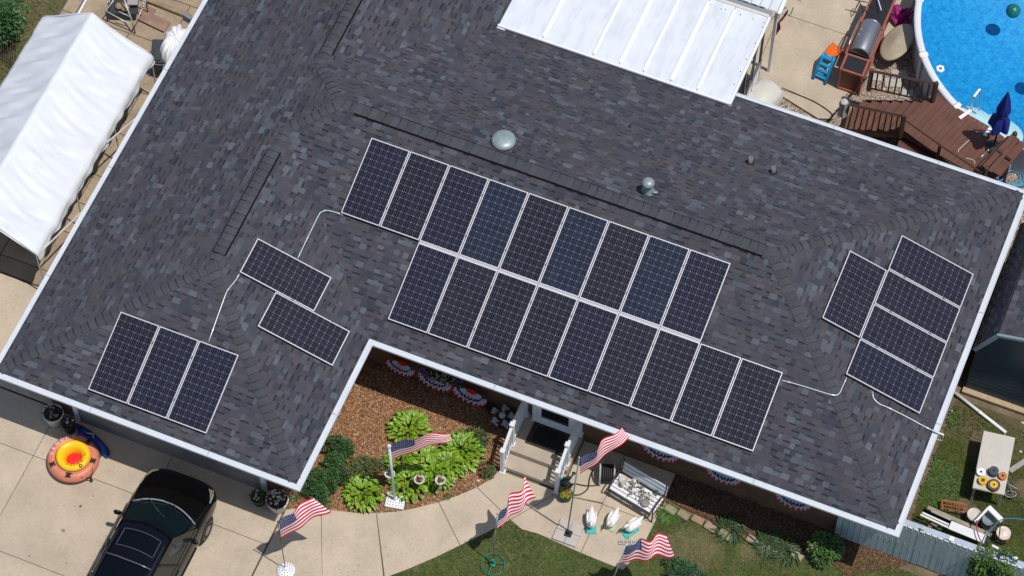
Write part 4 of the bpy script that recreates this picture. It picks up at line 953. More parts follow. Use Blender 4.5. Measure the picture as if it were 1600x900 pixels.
# white steps in the water, skimmer float, ladder
sm = mat('step_white', (.62, .72, .72), .6, .06, 8)
for i, (px, py, r) in enumerate(((1520, 184, .40), (1556, 205, .55))):
    p = P(px, py, 1.0 - .35 * i); mb = MB(); mb.lathe([(0, 0), (r, 0), (r * 1.04, -.04), (r, -.28), (0, -.28)], (p.x - 20.31, p.y - 16, 1.0 - .3 * i), 24, 1.25, .8); mb.build('step', sm, pool, True)
p = P(1469, 108, 1.14); mb = MB(); mb.lathe([(.045, .02), (.05, .05), (.11, .05), (.12, .02), (.11, -.02), (.045, -.02)], (0, 0, 0), 6); tag(mb.build('pool_float', mat('float_white', (.8, .82, .82), .4), None, False, (p.x, p.y, 1.13)), 'small white hexagonal ring floating near the pool rail', 'float')
for px, py, r, lb in ((1583, 17, .19, 'dark teal ball floating in the pool near the top edge'), (1630, 110, .19, 'teal ball floating in the pool just outside the right edge')):
    p = P(px, py, 1.25); mb = MB(); mb.ball((0, 0, 0), r, 24, 16)
    b_ = thing('beach_ball', lb, 'ball', (p.x, p.y, 1.25)); mb.build('ball', mat('teal_ball', (.005, .14, .13), .35, .3, 4), b_, True)
    mb = MB(); mb.lathe([(0, r + .008), (.03, r + .006), (.04, r - .004)], (0, 0, 0), 12); v = mb.build('valve', mat('teal_ball', (0, 0, 0)), b_, True); v.rotation_euler = (.6, .5, 0)
lad = thing('pool_ladder', 'bent steel grab rail rising from the deck edge over the water', 'ladder', (0, 0, 0))
a, b = P(1517, 172, 1.25), P(1530, 172, 1.2); at_, bt = P(1521, 151, 1.95), P(1531, 142, 1.95)
mb = MB(); mb.tube(curve_pts([a, a + (at_ - a) * .85, at_ + Vector((.0, .04, .02)), at_ + (bt - at_) * .5 + Vector((0, 0, .03)), bt + Vector((0, .0, .02)), b + (bt - b) * .85, b], 5), .022, 8); mb.build('grab_rail', M_steel, lad, True)
mb = MB(); mb.bbox((at_ + bt) / 2 + Vector((0, 0, .04)), (.06, .30, .03), .01, rz=-.25); mb.build('grip', M_white, lad)
for a, b, lb in (((1499, 185), (1517, 172), 'white plastic plank lying on the deck edge left of the grab rail'), ((1538, 212), (1548, 200), 'white plastic plank at the deck edge beside the folded umbrella')):
    pa, pb = P(*a, 1.34), P(*b, 1.34); plank(pa, pb, .09, .04, 1.34, M_white, lb, 'plank', 'plank')
# ------------------------------------------------------------------ DECK
M_deck = mat('deck_stain', (.115, .046, .029), .65, .22, 3.0, rand=.07, stain=((.19, .11, .085), 4, .62, .5)); M_dkd = mat('deck_rail_brown', (.065, .034, .024), .55, .2, 6)
deck = thing('pool_deck', 'red brown timber deck with stairs between the house and the pool', 'deck', (0, 0, 0))
dp = ccw(PP((1399, 203), (1440, 160), (1466, 139), (1547, 198), (1596, 226), (1575, 262), (1545, 285), (1500, 268), (1450, 232), z=1.315))
eA, eB = P(1413, 190, 1.2), P(1531, 270, 1.2); ed = (eB - eA).normalized(); bd_ = Vector((-ed.y, ed.x, 0))
def pq(u, v): q = eA + ed * u + bd_ * v; return (q.x, q.y)
k = -3.0
while k < 4:
    st_ = clip_poly([pq(k, -2.5), pq(k + .139, -2.5), pq(k + .139, 4), pq(k, 4)], dp)
    if len(st_) >= 3 and abs(area(st_)) > .003: mb = MB(); mb.prism(ccw(st_), 1.28, 1.315); mb.build('deck_board', M_deck, deck)
    k += .145
mb = MB(); mb.prism(inset(dp, .05), 1.12, 1.27); mb.build('joists', M_dkd, deck)
for px, py in ((1452, 168), (1560, 215), (1575, 255)):
    p = P(px, py, 1.0); mb = MB(); mb.bbox((p.x, p.y, .5), (.12, .12, 1.0), .01); mb.build('post', M_dkd, deck)
# lower walkway boards beside the house edge
lp = ccw(PP((1409, 204), (1450, 232), (1500, 268), (1530, 290), (1440, 270), (1400, 235), z=.95)); k = -3
while k < 4:
    st_ = clip_poly([pq(-4, k), pq(4, k), pq(4, k + .135), pq(-4, k + .135)], lp)
    if len(st_) >= 3 and abs(area(st_)) > .003: mb = MB(); mb.prism(ccw(st_), .915, .95); mb.build('deck_board', M_deck, deck)
    k += .145
# stairs
nst = 6; sA, sB = Vector((17.32, 11.42)), Vector((17.62, 12.5)); lA, lB = Vector((15.72, 11.42)), Vector((16.05, 12.55))
for i in range(nst):
    f0, f1 = i / nst, (i + 1) / nst; z = 1.3 - .165 * (i + 1) - .0; mb = MB()
    q = [sA.lerp(lA, f0), sA.lerp(lA, f1 + .02), sB.lerp(lB, f1 + .02), sB.lerp(lB, f0)]; mb.prism(ccw([tuple(v) for v in q]), z - .04, z); mb.build('tread', M_deck, deck)
    mb = MB(); q = [sA.lerp(lA, f0), sA.lerp(lA, f0 + .015), sB.lerp(lB, f0 + .015), sB.lerp(lB, f0)]; mb.prism(ccw([tuple(v) for v in q]), z, z + .11); mb.build('riser', M_dkd, deck)
for a, b in ((sA, lA), (sB, lB)):
    mb = MB(); mb.add([(a.x, a.y, 1.18), (b.x, b.y, .28), (b.x, b.y, .04), (a.x, a.y, .9), (a.x + .03, a.y + .045, 1.18), (b.x + .03, b.y + .045, .28), (b.x + .03, b.y + .045, .04), (a.x + .03, a.y + .045, .9)], [(0, 1, 2, 3), (7, 6, 5, 4), (0, 4, 5, 1), (1, 5, 6, 2), (2, 6, 7, 3), (3, 7, 4, 0)]); mb.build('stringer', M_dkd, deck)
def stair_rail(label, t0, b0, t1, b1, nb):
    r = thing('stair_railing', label, 'railing', (0, 0, 0), group='dark brown railings of the deck stairs')
    for t, b in ((t0, b0), (t1, b1)):
        mb = MB(); mb.tube([b, t + Vector((0, 0, .06))], .062, 4); mb.build('post', M_dkd, r)
    mb = MB(); mb.tube([t0, t1], .045, 4); mb.build('top_rail', M_dkd, r)
    l0, l1 = b0 + Vector((0, 0, .1)), b1 + Vector((0, 0, .1)); mb = MB(); mb.tube([l0, l1], .03, 4); mb.build('bottom_rail', M_dkd, r)
    for i in range(nb):
        f = (i + 1) / (nb + 1); mb = MB(); mb.tube([l0.lerp(l1, f), t0.lerp(t1, f)], .02, 4); mb.build('baluster', M_dkd, r)
def V3(px, py, z): return P(px, py, z)
stair_rail('dark brown railing on the patio side of the deck stairs', V3(1362, 111, 1.75), V3(1357, 141, .85), V3(1463, 131, 2.1), V3(1456, 163, 1.2), 9)
stair_rail('dark brown railing on the house side of the deck stairs', V3(1325, 163, 1.65), V3(1314, 205, .35), V3(1412, 182, 2.05), V3(1407, 214, 1.1), 9)
r = thing('deck_railing', 'thin dark rail along the house side of the deck', 'railing', (0, 0, 0))
q0, q1, q2 = P(1413, 187, 1.75), P(1469, 227, 1.75), P(1531, 268, 1.75)
mb = MB(); mb.tube([q0, q1, q2], .028, 4); mb.build('top_rail', M_dkd, r)
for q in (q1, q2): mb = MB(); mb.tube([q, q - Vector((0, 0, .8))], .045, 4); mb.build('post', M_dkd, r)
# bench with high back at the right end
b_ = thing('deck_bench', 'heavy brown timber bench with plank back at the right end of the deck', 'bench', (0, 0, 0))
for a, b, z, wd in (((1584, 212), (1538, 262), 1.95, .14), ((1590, 216), (1546, 268), 1.8, .12), ((1597, 222), (1556, 272), 1.6, .26), ((1578, 214), (1532, 262), 1.62, .13)):
    pa, pb = P(*a, z), P(*b, z); d = pb - pa; mb = MB(); mb.bbox((pa + pb) / 2, (d.length, wd, .045), .008, rz=math.atan2(d.y, d.x)); mb.build('plank', M_deck, b_)
for px, py in ((1586, 208), (1563, 236), (1541, 262)):
    p = P(px, py, 2.0); mb = MB(); mb.bbox((p.x, p.y, 1.6), (.10, .10, .85), .01, rz=.9); mb.build('post', M_dkd, b_)
for a, b in (((1592, 222), (1568, 224)), ((1572, 244), (1580, 250))):
    pa, pb = P(*a, 1.7), P(*b, 1.7); mb = MB(); mb.tube([pa, pb], .03, 4); mb.build('brace', M_dkd, b_)
# folded umbrella
u = thing('patio_umbrella', 'folded dark blue umbrella standing on the deck by the water', 'umbrella', (19.6, 11.75, 1.315))
mb = MB(); mb.lathe([(0, .06), (.20, .05), (.22, 0)], (0, 0, 0), 20); mb.build('base', M_black, u, True)
mb = MB(); mb.tube([(0, 0, 0), (0, 0, 2.35)], .022, 8); mb.build('pole', M_black, u, True)
mb = MB()
def umb(uu, v):
    a = uu * 2 * math.pi; r = (.02 + .20 * v ** .7) * (1 + .30 * math.sin(a * 4 + v * 2.5) + .1 * math.sin(a * 9)) * (1 - .30 * math.exp(-((v - .62) / .08) ** 2)); return (r * math.cos(a), r * math.sin(a), 2.4 - 1.5 * v)
mb.grid(umb, 64, 18); mb.build('canopy', mat('blue_fabric', (.006, .022, .22), .75, .2, 5), u, True)
mb = MB(); mb.tube([(.11 * math.cos(t * .52), .11 * math.sin(t * .52), 1.46) for t in range(13)], .012, 6); mb.build('tie', M_black, u, True)
mb = MB(); mb.ball((0, 0, 2.42), .03, 8, 6); mb.build('finial', M_black, u, True)
mb = MB(); mb.tube([P(1552, 176, 2.4), P(1551, 206, 1.3)], .018, 6); mb.bbox(P(1551, 208, 1.35), (.25, .06, .08), .02, rz=.6); tag(mb.build('broom', mat('dark_metal', (0, 0, 0)), None), 'dark pole with a brush head leaning beside the folded umbrella', 'brush')
mb = MB(); mb.tube([P(1530, 248, 1.34), P(1543, 236, 1.34)], .02, 6); mb.ball(P(1544, 235, 1.34), .035, 8, 6); tag(mb.build('hand_net', M_steel, None, True), 'short metal handle lying on the deck near the bench', 'handle')
def chalk(pts, z, label):
    mb = MB(); mb.tube(curve_pts([P(x, y, z) for x, y in pts], 4), .010, 4); tag(mb.build('rope', mat('pale_rope', (.62, .52, .46), .8), None), label, 'rope')
chalk([(1509, 247), (1518, 249), (1523, 252), (1522, 256)], 1.33, 'short pale curved rope on the deck boards')
chalk([(1497, 238), (1498, 234), (1502, 230), (1515, 218)], 1.33, 'thin pale line following a deck board gap')
# white towel on the lower stair post
p = P(1319, 160, 1.72); mb = MB(); mb.grid(lambda a_, v: (.10 * math.sin(a_ * 6.283) * (1 + .2 * math.sin(v * 8)), .09 * math.cos(a_ * 6.283) + .02 * math.sin(a_ * 40), .05 - .62 * v), 24, 6); mb.lathe([(0, .06), (.08, .055), (.1, .03)], (0, 0, 0), 12)
tag(mb.build('towel', mat('grey_towel', (.42, .43, .42), .9, .15, 12), None, True, p), 'grey white rag draped over the lower post of the stairs', 'towel')
# dark junk lattice at the foot of the stairs
mb = MB()
for i in range(8):
    q0, q1 = P(1300 + i * 7, 182 - i * 8, .1), P(1306 + i * 7, 176 - i * 8, .9); mb.tube([q0, q1], .014, 4)
for z in (.25, .5, .75): mb.tube([P(1298, 186, z), P(1360, 116, z)], .012, 4)
tag(mb.build('wire_trellis', mat('dark_metal', (0, 0, 0)), None), 'low dark wire trellis along the patio side of the stairs', 'trellis')
for i, (px, py, a) in enumerate(((1365, 120, .3), (1395, 130, .35), (1405, 118, .4), (1418, 148, .3))):
    p = P(px, py, 0); mb = MB(); mb.bbox((0, 0, .03), (.42, .28, .05), .01); tag(mb.build('stepping_stone', mat('pale_paver', (.42, .40, .36), .9, .12, 8), None, False, (p.x, p.y, 0), a), 'pale grey paver on the gravel, %s' % ('nearest the wooden stairs', 'under the upper stair railing', 'below the tan oval cover', 'closest to the pool wall')[i], 'paver', 'pavers in the gravel')
# blue hose coil and tub right of the bench
mb = MB()
for k in range(4): mb.tube(curve_pts([P(1580 + 14 * math.cos(t * .785 + k) * (1 + .15 * k) + 3 * k, 278 + 10 * math.sin(t * .785 + k) * (1 + .1 * k), .04 + .02 * k) for t in range(9)], 3), .022, 6)
tag(mb.build('pool_hose', mat('blue_hose', (.03, .25, .42), .4), None, True), 'light blue ribbed hose coiled on the gravel outside the pool', 'hose')
p = P(1556, 272, .3); mb = MB(); mb.lathe([(.22, .35), (.24, .36), (.25, .34), (.2, 0), (0, 0), (0, .02), (.19, .02), (.22, .34)], (0, 0, 0), 28); tag(mb.build('tub', mat('blue_tub', (.01, .22, .62), .4), None, True, (p.x, p.y, 0)), 'bright blue round tub half hidden behind the bench', 'tub')
# ------------------------------------------------------------------ PATIO THINGS
M_isl = mat('island_red', (.30, .085, .055), .55, .12, 6); M_isd = mat('island_panel', (.13, .028, .02), .5, .1, 6); M_blk = mat('black_top', (.012, .013, .016), .45)
isl = thing('grill_island', 'brick red outdoor kitchen cart with black counters and a steel barbecue hood', 'grill island', (15.54, 13.95, .03), .0)
def ib(n, c, d, m, bv=.01, **k): mb = MB(); mb.bbox(c, d, bv, **k); return mb.build(n, m, isl)
ib('cabinet', (0, -.86, .41), (.54, .50, .80), M_isd); ib('cabinet', (0, .95, .41), (.54, 1.0, .80), M_isd); ib('cabinet', (0, 0, .32), (.54, 1.2, .6), M_isd)
for yc, ly in ((-.86, .56), (1.0, 1.1)):
    for x in (-.29, .29): ib('counter_edge', (x, yc, .84), (.06, ly, .07), M_isl)
    for y in (yc - ly / 2 + .03, yc + ly / 2 - .03): ib('counter_edge', (0, y, .84), (.52, .058, .068), M_isl)
    ib('counter_top', (0, yc, .845), (.53, ly - .11, .05), M_blk)
for x in (-.28, .28): ib('corner_post', (x, -1.12, .4), (.055, .055, .8), M_isl); ib('base_rail', (x * 1.0, -.1, .05), (.05, 2.0, .06), M_isl)
ib('base_rail', (0, -1.12, .05), (.52, .05, .06), M_isl)
for x in (-.33, .33): ib('side_rail', (x, .0, .84), (.05, 1.25, .06), M_isl)
ib('back_ledge', (.27, .0, .78), (.14, 1.1, .05), mat('pink_ledge', (.38, .22, .20), .5))
mb = MB(); n = 14; vs = []
for y, s in ((-.50, .94), (-.46, 1), (.46, 1), (.50, .94)):
    for i in range(n + 1):
        a = math.pi * i / n; vs.append((-.27 * math.cos(a) * s, y, .84 + .26 * math.sin(a) * s))
m_ = n + 1; mb.add(vs, [(r * m_ + i, r * m_ + i + 1, (r + 1) * m_ + i + 1, (r + 1) * m_ + i) for r in range(3) for i in range(n)] + [list(range(m_)), [3 * m_ + i for i in range(m_)][::-1]])
hd = mb.build('hood', mat('hood_steel', (.30, .31, .34), .38, .06, 4, metal=.7), isl, True)
mb = MB()
for y in (-.515, .515): mb.prism([(-.28, y - .015), (.28, y - .015), (.28, y + .015), (-.28, y + .015)], .66, .87)
mb.build('end_plate', M_blk, isl)
mb = MB(); mb.tube([(-.29, -.4, .96), (-.33, -.4, .99), (-.35, 0, 1.0), (-.33, .4, .99), (-.29, .4, .96)], .014, 8); mb.build('handle', M_steel, isl, True)
for y in (.12, -.05): mb = MB(); mb.ball((-.19, y, 1.03), .022, 8, 6); mb.build('knob', M_steel, isl, True)
mb = MB(); mb.tube([P(1371, -4, 1.0) - isl.location, P(1377, 16, 1.1) - isl.location], .014, 6); mb.build('tool', M_white, isl)
mb = MB(); mb.tube([P(1357, 8, 1.15) - isl.location, P(1364, 14, 1.2) - isl.location], .018, 6); mb.build('tool', M_blk, isl)
# umbrella-like black stand at left of island top
mb = MB(); c_ = P(1343, 2, .6)
for a in (0, 2.1, 4.2): mb.tube([(0, 0, 0), (.18 * math.cos(a), .18 * math.sin(a), -.5)], .012, 6)
mb.tube([(-.14, -.02, .02), (.2, .03, .02)], .014, 6); tag(mb.build('tripod_stand', M_black, None, False, c_), 'small black tripod stand left of the grill island at the top edge', 'stand')
# toddler slide
sl = thing('toddler_slide', 'small plastic slide with a blue ladder and an orange chute beside the grill island', 'slide', (14.80, 13.35, .03), -.12)
Mb, Mo = mat('slide_blue', (.0, .26, .56), .4, .04, 5), mat('slide_orange', (.85, .15, .005), .4, .04, 5)
for x in (-.15, .15): mb = MB(); mb.tube([(x * 1.15, -.52, 0), (x, -.1, .48), (x, .0, .56)], [.045, .04, .03], 8); mb.build('side_rail', Mb, sl, True)
for i in range(3): mb = MB(); f = .22 + .25 * i; mb.bbox((0, -.52 + .42 * f, .50 * f), (.30, .09, .05), .015); mb.build('rung', Mb, sl)
mb = MB(); mb.bbox((0, -.04, .46), (.30, .14, .05), .02); mb.build('platform', Mb, sl)
mb = MB(); mb.grid(lambda a_, v: ((a_ - .5) * (.30 + .1 * v), .02 + .66 * v, .48 - .44 * v ** .8 + .10 * abs(2 * a_ - 1) ** 3), 8, 10); solid(mb.build('chute', Mo, sl, True), .015)
# tan oval cover leaning on the pool wall
o = thing('oval_cover', 'large tan oval disc leaning against the pool wall on the gravel', 'disc', tuple(P(1402, 66, .55)))
mb = MB(); mb.lathe([(0, .09), (.12, .088), (.14, .078), (.26, .076), (.28, .066), (.42, .06), (.47, .045), (.53, .035), (.56, 0), (.53, -.035), (0, -.05)], (0, 0, 0), 40, .74, 1.17)
v = mb.build('disc', mat('tan_disc', (.40, .335, .24), .7, .12, 3, stain=((.27, .23, .18), 3.5, .5, .6)), o, True); v.rotation_euler = (0, R(-22), R(-6))
# magenta towel and stones at top
mb = MB(); p = P(1408, 22, .3); mb.grid(lambda a_, v: ((a_ - .5) * .55 + .05 * math.sin(v * 7), (v - .5) * .45 + .05 * math.sin(a_ * 11), .1 + .08 * math.sin(a_ * 9) * math.cos(v * 8) + .15 * v), 14, 12)
tag(solid(mb.build('magenta_cloth', mat('magenta', (.26, .002, .12), .7, .3, 8), None, True, (p.x, p.y, .05)), .01), 'crumpled magenta cloth between the grill island and the pool', 'cloth')
mb = MB(); mb.bbox((0, 0, .1), (.18, .12, .14), .04, rz=.4); p = P(1392, 22, .2); tag(mb.build('black_shoe', M_black, None, False, (p.x, p.y, .05)), 'small black lump beside the magenta cloth', 'lump')
# ------------------------------------------------------------------ FRONT STEPS, RAILINGS
M_step = mat('step_concrete', (.40, .34, .265), .88, .15, 2, stain=((.28, .23, .18), 2.4, .58, .5))
st = thing('front_steps', 'concrete landing and two broad steps at the front door', 'steps', (0, 0, 0))
sx0, sx1 = 11.42, 12.97
for n_, ya, yb, z in (('landing', -.22, WI - .003, .36), ('step', -.60, -.223, .18)):
    mb = MB(); mb.bbox(((sx0 + sx1) / 2, (ya + yb) / 2, z / 2), (sx1 - sx0, yb - ya, z), .012); mb.build(n_, M_step, st)
mb = MB(); mb.bbox((12.25, .42, .372), (.98, .66, .022), .008); o = mb.build('door_mat', mat('mat_border', (.035, .028, .022), .95, .3, 15)); tag(o, 'black door mat with a brown border on the landing', 'door mat')
mb = MB(); mb.bbox((12.25, .42, .386), (.72, .44, .012), .004); mb.build('inlay', mat('mat_black', (.008, .009, .009), .95), o)
M_vin = mat('vinyl_white', (.70, .72, .75), .4, .03, 5)
def porch_rail(label, x):
    r = thing('porch_railing', label, 'railing', (x, 0, 0), group='white vinyl railings beside the front steps')
    ps = [(-.66, .02, 1.10), (-.06, .36, 1.38), (.80, .36, 1.42)]
    for y, z0, z1 in ps:
        mb = MB(); mb.bbox((0, y, (z0 + z1) / 2), (.10, .10, z1 - z0), .008); mb.build('post', M_vin, r)
        mb = MB(); mb.bbox((0, y, z1 + .015), (.13, .13, .05), .015); mb.build('post_cap', M_vin, r); mb = MB(); mb.bbox((0, y, z0 + .03), (.15, .15, .06), .015); mb.build('post_foot', M_vin, r)
    for (ya, za, ta), (yb, zb, tb_) in zip(ps[:-1], ps[1:]):
        for za_, zb_, h, w_ in ((ta - .08, tb_ - .10, .09, .075), (za + .14, zb + .12, .06, .05)):
            a = Vector((0, ya + .05, za_)); b = Vector((0, yb - .05, zb_)); d = b - a; mb = MB(); mb.bbox((a + b) / 2, (w_, d.length, h), .008, rx=math.asin(d.z / d.length)); mb.build('top_rail' if h > .08 else 'bottom_rail', M_vin, r)
        n_ = 5 if ya < -.3 else 7
        for i in range(n_):
            f = (i + 1) / (n_ + 1); y = ya + (yb - ya) * f; z0 = za + .14 + (zb + .12 - za - .14) * f; z1 = ta - .08 + (tb_ - .10 - ta + .08) * f
            mb = MB(); mb.box((0, y, (z0 + z1) / 2), (.034, .034, z1 - z0)); mb.build('baluster', M_vin, r)
    return r
porch_rail('white vinyl railing on the flower bed side of the front steps', 11.50)
porch_rail('white vinyl railing on the bench side of the front steps', 12.90)
# ------------------------------------------------------------------ FLAGS
M_red, M_wht, M_blu = mat('flag_red', (.64, .003, .02), .65, .06, 9), mat('flag_white', (.82, .81, .83), .65, .04, 9), mat('flag_blue', (.018, .026, .14), .65, .08, 9)
def flag(label, ht, hb, ft, fb_, pole, wave=.05, ph=0, nwv=2.4, pr=.016, pole_m=None, name='flag', polelabel=None, bulge=(0, 0, 0)):
    ht, hb, ft, fb_ = [P(*q) for q in (ht, hb, ft, fb_)]
    o = thing('flag', label, 'flag', tuple(ht), group='american flags on poles in the front yard'); bl = Vector(bulge)
    nrm = (ft - ht).cross(hb - ht).normalized()
    def S(u, v):
        t = ht.lerp(ft, u); b = hb.lerp(fb_, u); p = t.lerp(b, v)
        a = wave * min(1, u * 2.5) * (math.sin(u * nwv * 6.283 + ph + v * 1.2) + .35 * math.sin(u * 11 + v * 5 + ph))
        return p + nrm * a + bl * math.sin(u * math.pi) * (1 - .4 * v) + Vector((0, 0, .025 * math.sin(u * 14 + v * 3 + ph) * u)) - ht
    NU, NV = 40, 26; mb = MB(); vs = [S(i / NU, j / NV) for i in range(NU + 1) for j in range(NV + 1)]
    mb.v = [tuple(p) for p in vs]
    for i in range(NU):
        for j in range(NV):
            k = i * (NV + 1) + j; mb.f.append([k, k + NV + 1, k + NV + 2, k + 1]); stripe = j // 2; mb.m.append(2 if (i < NU * .4 and stripe < 7) else (0 if stripe % 2 == 0 else 1))
    mb.build('cloth', [M_red, M_wht, M_blu], o, True)
    sb = MB()
    for r_ in range(9):
        for c_ in range(6 if r_ % 2 == 0 else 5):
            u = .4 * ((c_ + .5) / 6 if r_ % 2 == 0 else (c_ + 1) / 6); v = 7 / 13 * (r_ + .7) / 9.4
            c0 = S(u, v); du = (S(u + .01, v) - c0).normalized(); dv = (S(u, v + .01) - c0).normalized(); nn = du.cross(dv).normalized(); rad = min(.026, (S(u, v + .03) - c0).length * .75)
            for sgn in (1, -1):
                pts = [c0 + nn * (.004 * sgn) + (du * math.cos(a) - dv * math.sin(a)) * (rad if k % 2 == 0 else rad * .45) for k, a in [(k, math.pi / 2 + k * math.pi / 5) for k in range(10)]]
                sb.add([c0 + nn * (.004 * sgn)] + pts, [(0, 1 + k, 1 + (k + 1) % 10) for k in range(10)])
    sb.build('stars', M_wht, o)['kind'] = 'stuff'
    if pole:
        a, b = P(*pole[0]), P(*pole[1]); po = thing('flagpole', polelabel, 'flagpole', tuple(b), group='poles carrying the front yard flags')
        mb = MB(); mb.tube([(0, 0, 0), a - b], pr, 10); mb.build('pole', pole_m or M_steel, po, True)
        mb = MB(); mb.ball(a - b, pr * 1.7, 10, 8); mb.build('finial', pole_m or M_steel, po, True)
        return po
M_wpole = mat('white_pole', (.60, .65, .68), .4, .05, 6); M_dpole = mat('dark_pole', (.10, .09, .085), .4, .1, 6, metal=.5)
flag('flag flying over the hostas from the white pole in the flower bed', (610, 695, 2.85), (613, 718, 2.0), (703, 676, 2.85), (704, 688, 2.75), ((608, 697, 2.85), (617, 782, .05)), .035, 0, 1.8, .032, M_wpole, polelabel='thick white pole standing on the square perforated base', bulge=(0, 0, .12))
flag('flag over the walk corner beside the planter, largest of the spread ones', (436, 814, 2.5), (439, 841, 1.65), (487, 776, 2.6), (516, 797, 2.4), ((434, 815, 2.55), (446, 889, .06)), .04, 1.0, 1.5, .012, M_dpole, polelabel='thin dark pole on the round white perforated base')
flag('flag folded upward over the end of the curved walk, near the lawn edge', (779, 803, 2.5), (776, 827, 1.9), (824, 746, 2.9), (836, 777, 2.6), ((777, 803, 2.55), (769, 880, .05)), .07, 2.0, 2.0, .012, M_galv, polelabel='thin grey pole on the green tripod base in the lawn')
flag('flag beside the stair railing that flies up over the roof gutter', (907, 716, 3.9), (906, 741, 3.1), (969, 666, 4.1), (984, 682, 4.0), ((905, 715, 3.95), (887, 828, .12)), .05, .5, 1.8, .018, M_galv, polelabel='tall grey pole standing on the pale pavers', bulge=(0, -.10, 0))
flag('flag over the lawn at the bottom edge, right of the three white geese', (979, 853, 2.6), (970, 880, 1.8), (1040, 833, 2.7), (1053, 867, 2.5), ((979, 851, 2.62), (951, 922, .05)), .06, 3.0, 2.2, .016, M_wpole, polelabel='slanting white pole at the bottom edge below the geese')
# pole bases
M_pb = mat('base_white', (.76, .77, .78), .5, .03, 6)
p = P(618, 783, .03); o = thing('pole_base', 'white square perforated plastic base at the edge of the flower bed', 'base', (p.x, p.y, .03), .20)
mb = MB(); mb.bbox((0, 0, .03), (.46, .40, .07), .015); mb.build('plate', M_pb, o)
mb = MB(); mb.lathe([(.06, .06), (.045, .16), (0, .16)], (0, .02, 0), 14); mb.build('socket', M_pb, o)
for i in range(6):
    for j in range(5):
        if (i, j) in ((2, 3), (3, 3), (2, 2), (3, 2)): continue
        mb = MB(); mb.box(((i - 2.5) * .068, (j - 2) * .07, .0655), (.024, .024, .004)); mb.build('hole', mat('hole_dark', (.10, .10, .11), .9), o)
p = P(447, 892, .03); o = thing('pole_base', 'white round perforated plastic base on the concrete at the bottom edge', 'base', (p.x, p.y, .035))
mb = MB(); mb.lathe([(0, .075), (.17, .07), (.215, .04), (.22, 0), (0, 0)], (0, 0, 0), 36); mb.build('plate', M_pb, o, True); mb = MB(); mb.lathe([(.05, .06), (.035, .14), (0, .14)], (0, 0, 0), 14); mb.build('socket', M_pb, o)
for k in range(22):
    r_ = .09 if k < 8 else .155; a = k * (.785 if k < 8 else .449); mb = MB(); mb.lathe([(0, .0025), (.014, .002), (.014, 0)], (r_ * math.cos(a), r_ * math.sin(a), .0725 if k < 8 else .0705), 8); mb.build('hole', mat('hole_dark', (0, 0, 0)), o)
p = P(770, 884, .0); o = thing('pole_base', 'green metal ring stand with spokes sitting on the lawn', 'base', (p.x, p.y, .02)); Mg = mat('green_metal', (.01, .20, .13), .45, .1, 8)
mb = MB(); mb.tube([(.28 * math.cos(t * .2618), .28 * math.sin(t * .2618), .05) for t in range(25)], .010, 6); mb.build('ring', Mg, o, True)
for k in range(3): a = k * 2.094 + .5; mb = MB(); mb.tube([(0, 0, .12), (.28 * math.cos(a), .28 * math.sin(a), .05)], .012, 6); mb.build('spoke', Mg, o)
mb = MB(); mb.lathe([(0, .30), (.03, .3), (.035, .12), (.07, .10), (.075, .04), (0, .04)], (0, 0, 0), 14); mb.bbox((0, 0, .22), (.16, .04, .04), .01); mb.build('hub', Mg, o)
Mpv = mat('pale_paver2', (.46, .42, .38), .9, .08, 5)
for i, (dx, dy) in enumerate(((0, 0), (.30, 0), (0, -.29), (.30, -.29))):
    c = P(862, 842, .05).lerp(P(880, 810, .05), .5); o_ = P(888, 834, .05); mb = MB(); mb.bbox((0, 0, .035), (.292, .282, .07), .008)
    tag(mb.build('square_paver', Mpv, None, False, (o_.x - .16 + dx, o_.y + .16 + dy, .032), .0), 'pale square paver under the tall pole, %s of four' % ('back left', 'back right', 'front left', 'front right')[i], 'paver', 'four square pavers under the tall flagpole')
p = P(888, 834, .1); o = thing('pole_base', 'small black square plate holding the tall pole on the pavers', 'base', (p.x, p.y, .103), .05)
mb = MB(); mb.bbox((0, 0, .012), (.17, .17, .024), .005); mb.build('plate', M_black, o); mb = MB(); mb.lathe([(.04, .0), (.032, .14), (0, .14)], (0, 0, .02), 12); mb.build('socket', M_black, o)
# ------------------------------------------------------------------ POTS, PLANTERS
def planter(px, py, r, h, m, label, seed_cols, zt=None, white=(.6, .58, .5), name='planter', n=130, fl=22):
    p = P(px, py, h); o = thing(name, label, 'planter', (p.x, p.y, .03)); mb = MB()
    mb.lathe([(0, .0), (r * .72, 0), (r * .9, h * .8), (r, h * .86), (r * 1.02, h), (r * .93, h + .005), (r * .90, h * .85), (0, h * .84)], (0, 0, 0), 28); mb.build('pot', m, o, True)
    mb = MB(); mb.lathe([(0, h * .9), (r * .89, h * .88)], (0, 0, 0), 20); mb.build('soil', mat('pot_soil', (.03, .02, .015), .95, .3, 20), o)
    mb = MB()
    for i in range(n):
        q = random.random() ** .5 * r * .85; a = random.uniform(0, 6.28); leafv(mb, (q * math.cos(a), q * math.sin(a), h * .9 + random.uniform(0, .1)), rdir(.1, 1), random.uniform(.05, .10), .035, .3, mixc(*seed_cols, random.random()))
    mb.build('foliage', M_leaf, o); mb = MB()
    for i in range(fl):
        q = random.random() ** .5 * r * .75; a = random.uniform(0, 6.28); c = tuple(v * random.uniform(.7, 1.1) for v in white)
        for k in range(4): b = k * 1.57 + i; leafv(mb, (q * math.cos(a), q * math.sin(a), h + .08), (math.cos(b), math.sin(b), .2), .035, .03, .1, c)
    if fl: mb.build('flower', M_leaf, o)['kind'] = 'stuff'
    return o
M_pot = mat('white_pot', (.62, .60, .55), .55, .06, 6)
planter(83, 646, .25, .45, M_pot, 'white round planter of dark red foliage at the garage corner', ((.06, .012, .012), (.05, .05, .02)), white=(.35, .30, .22), fl=10)
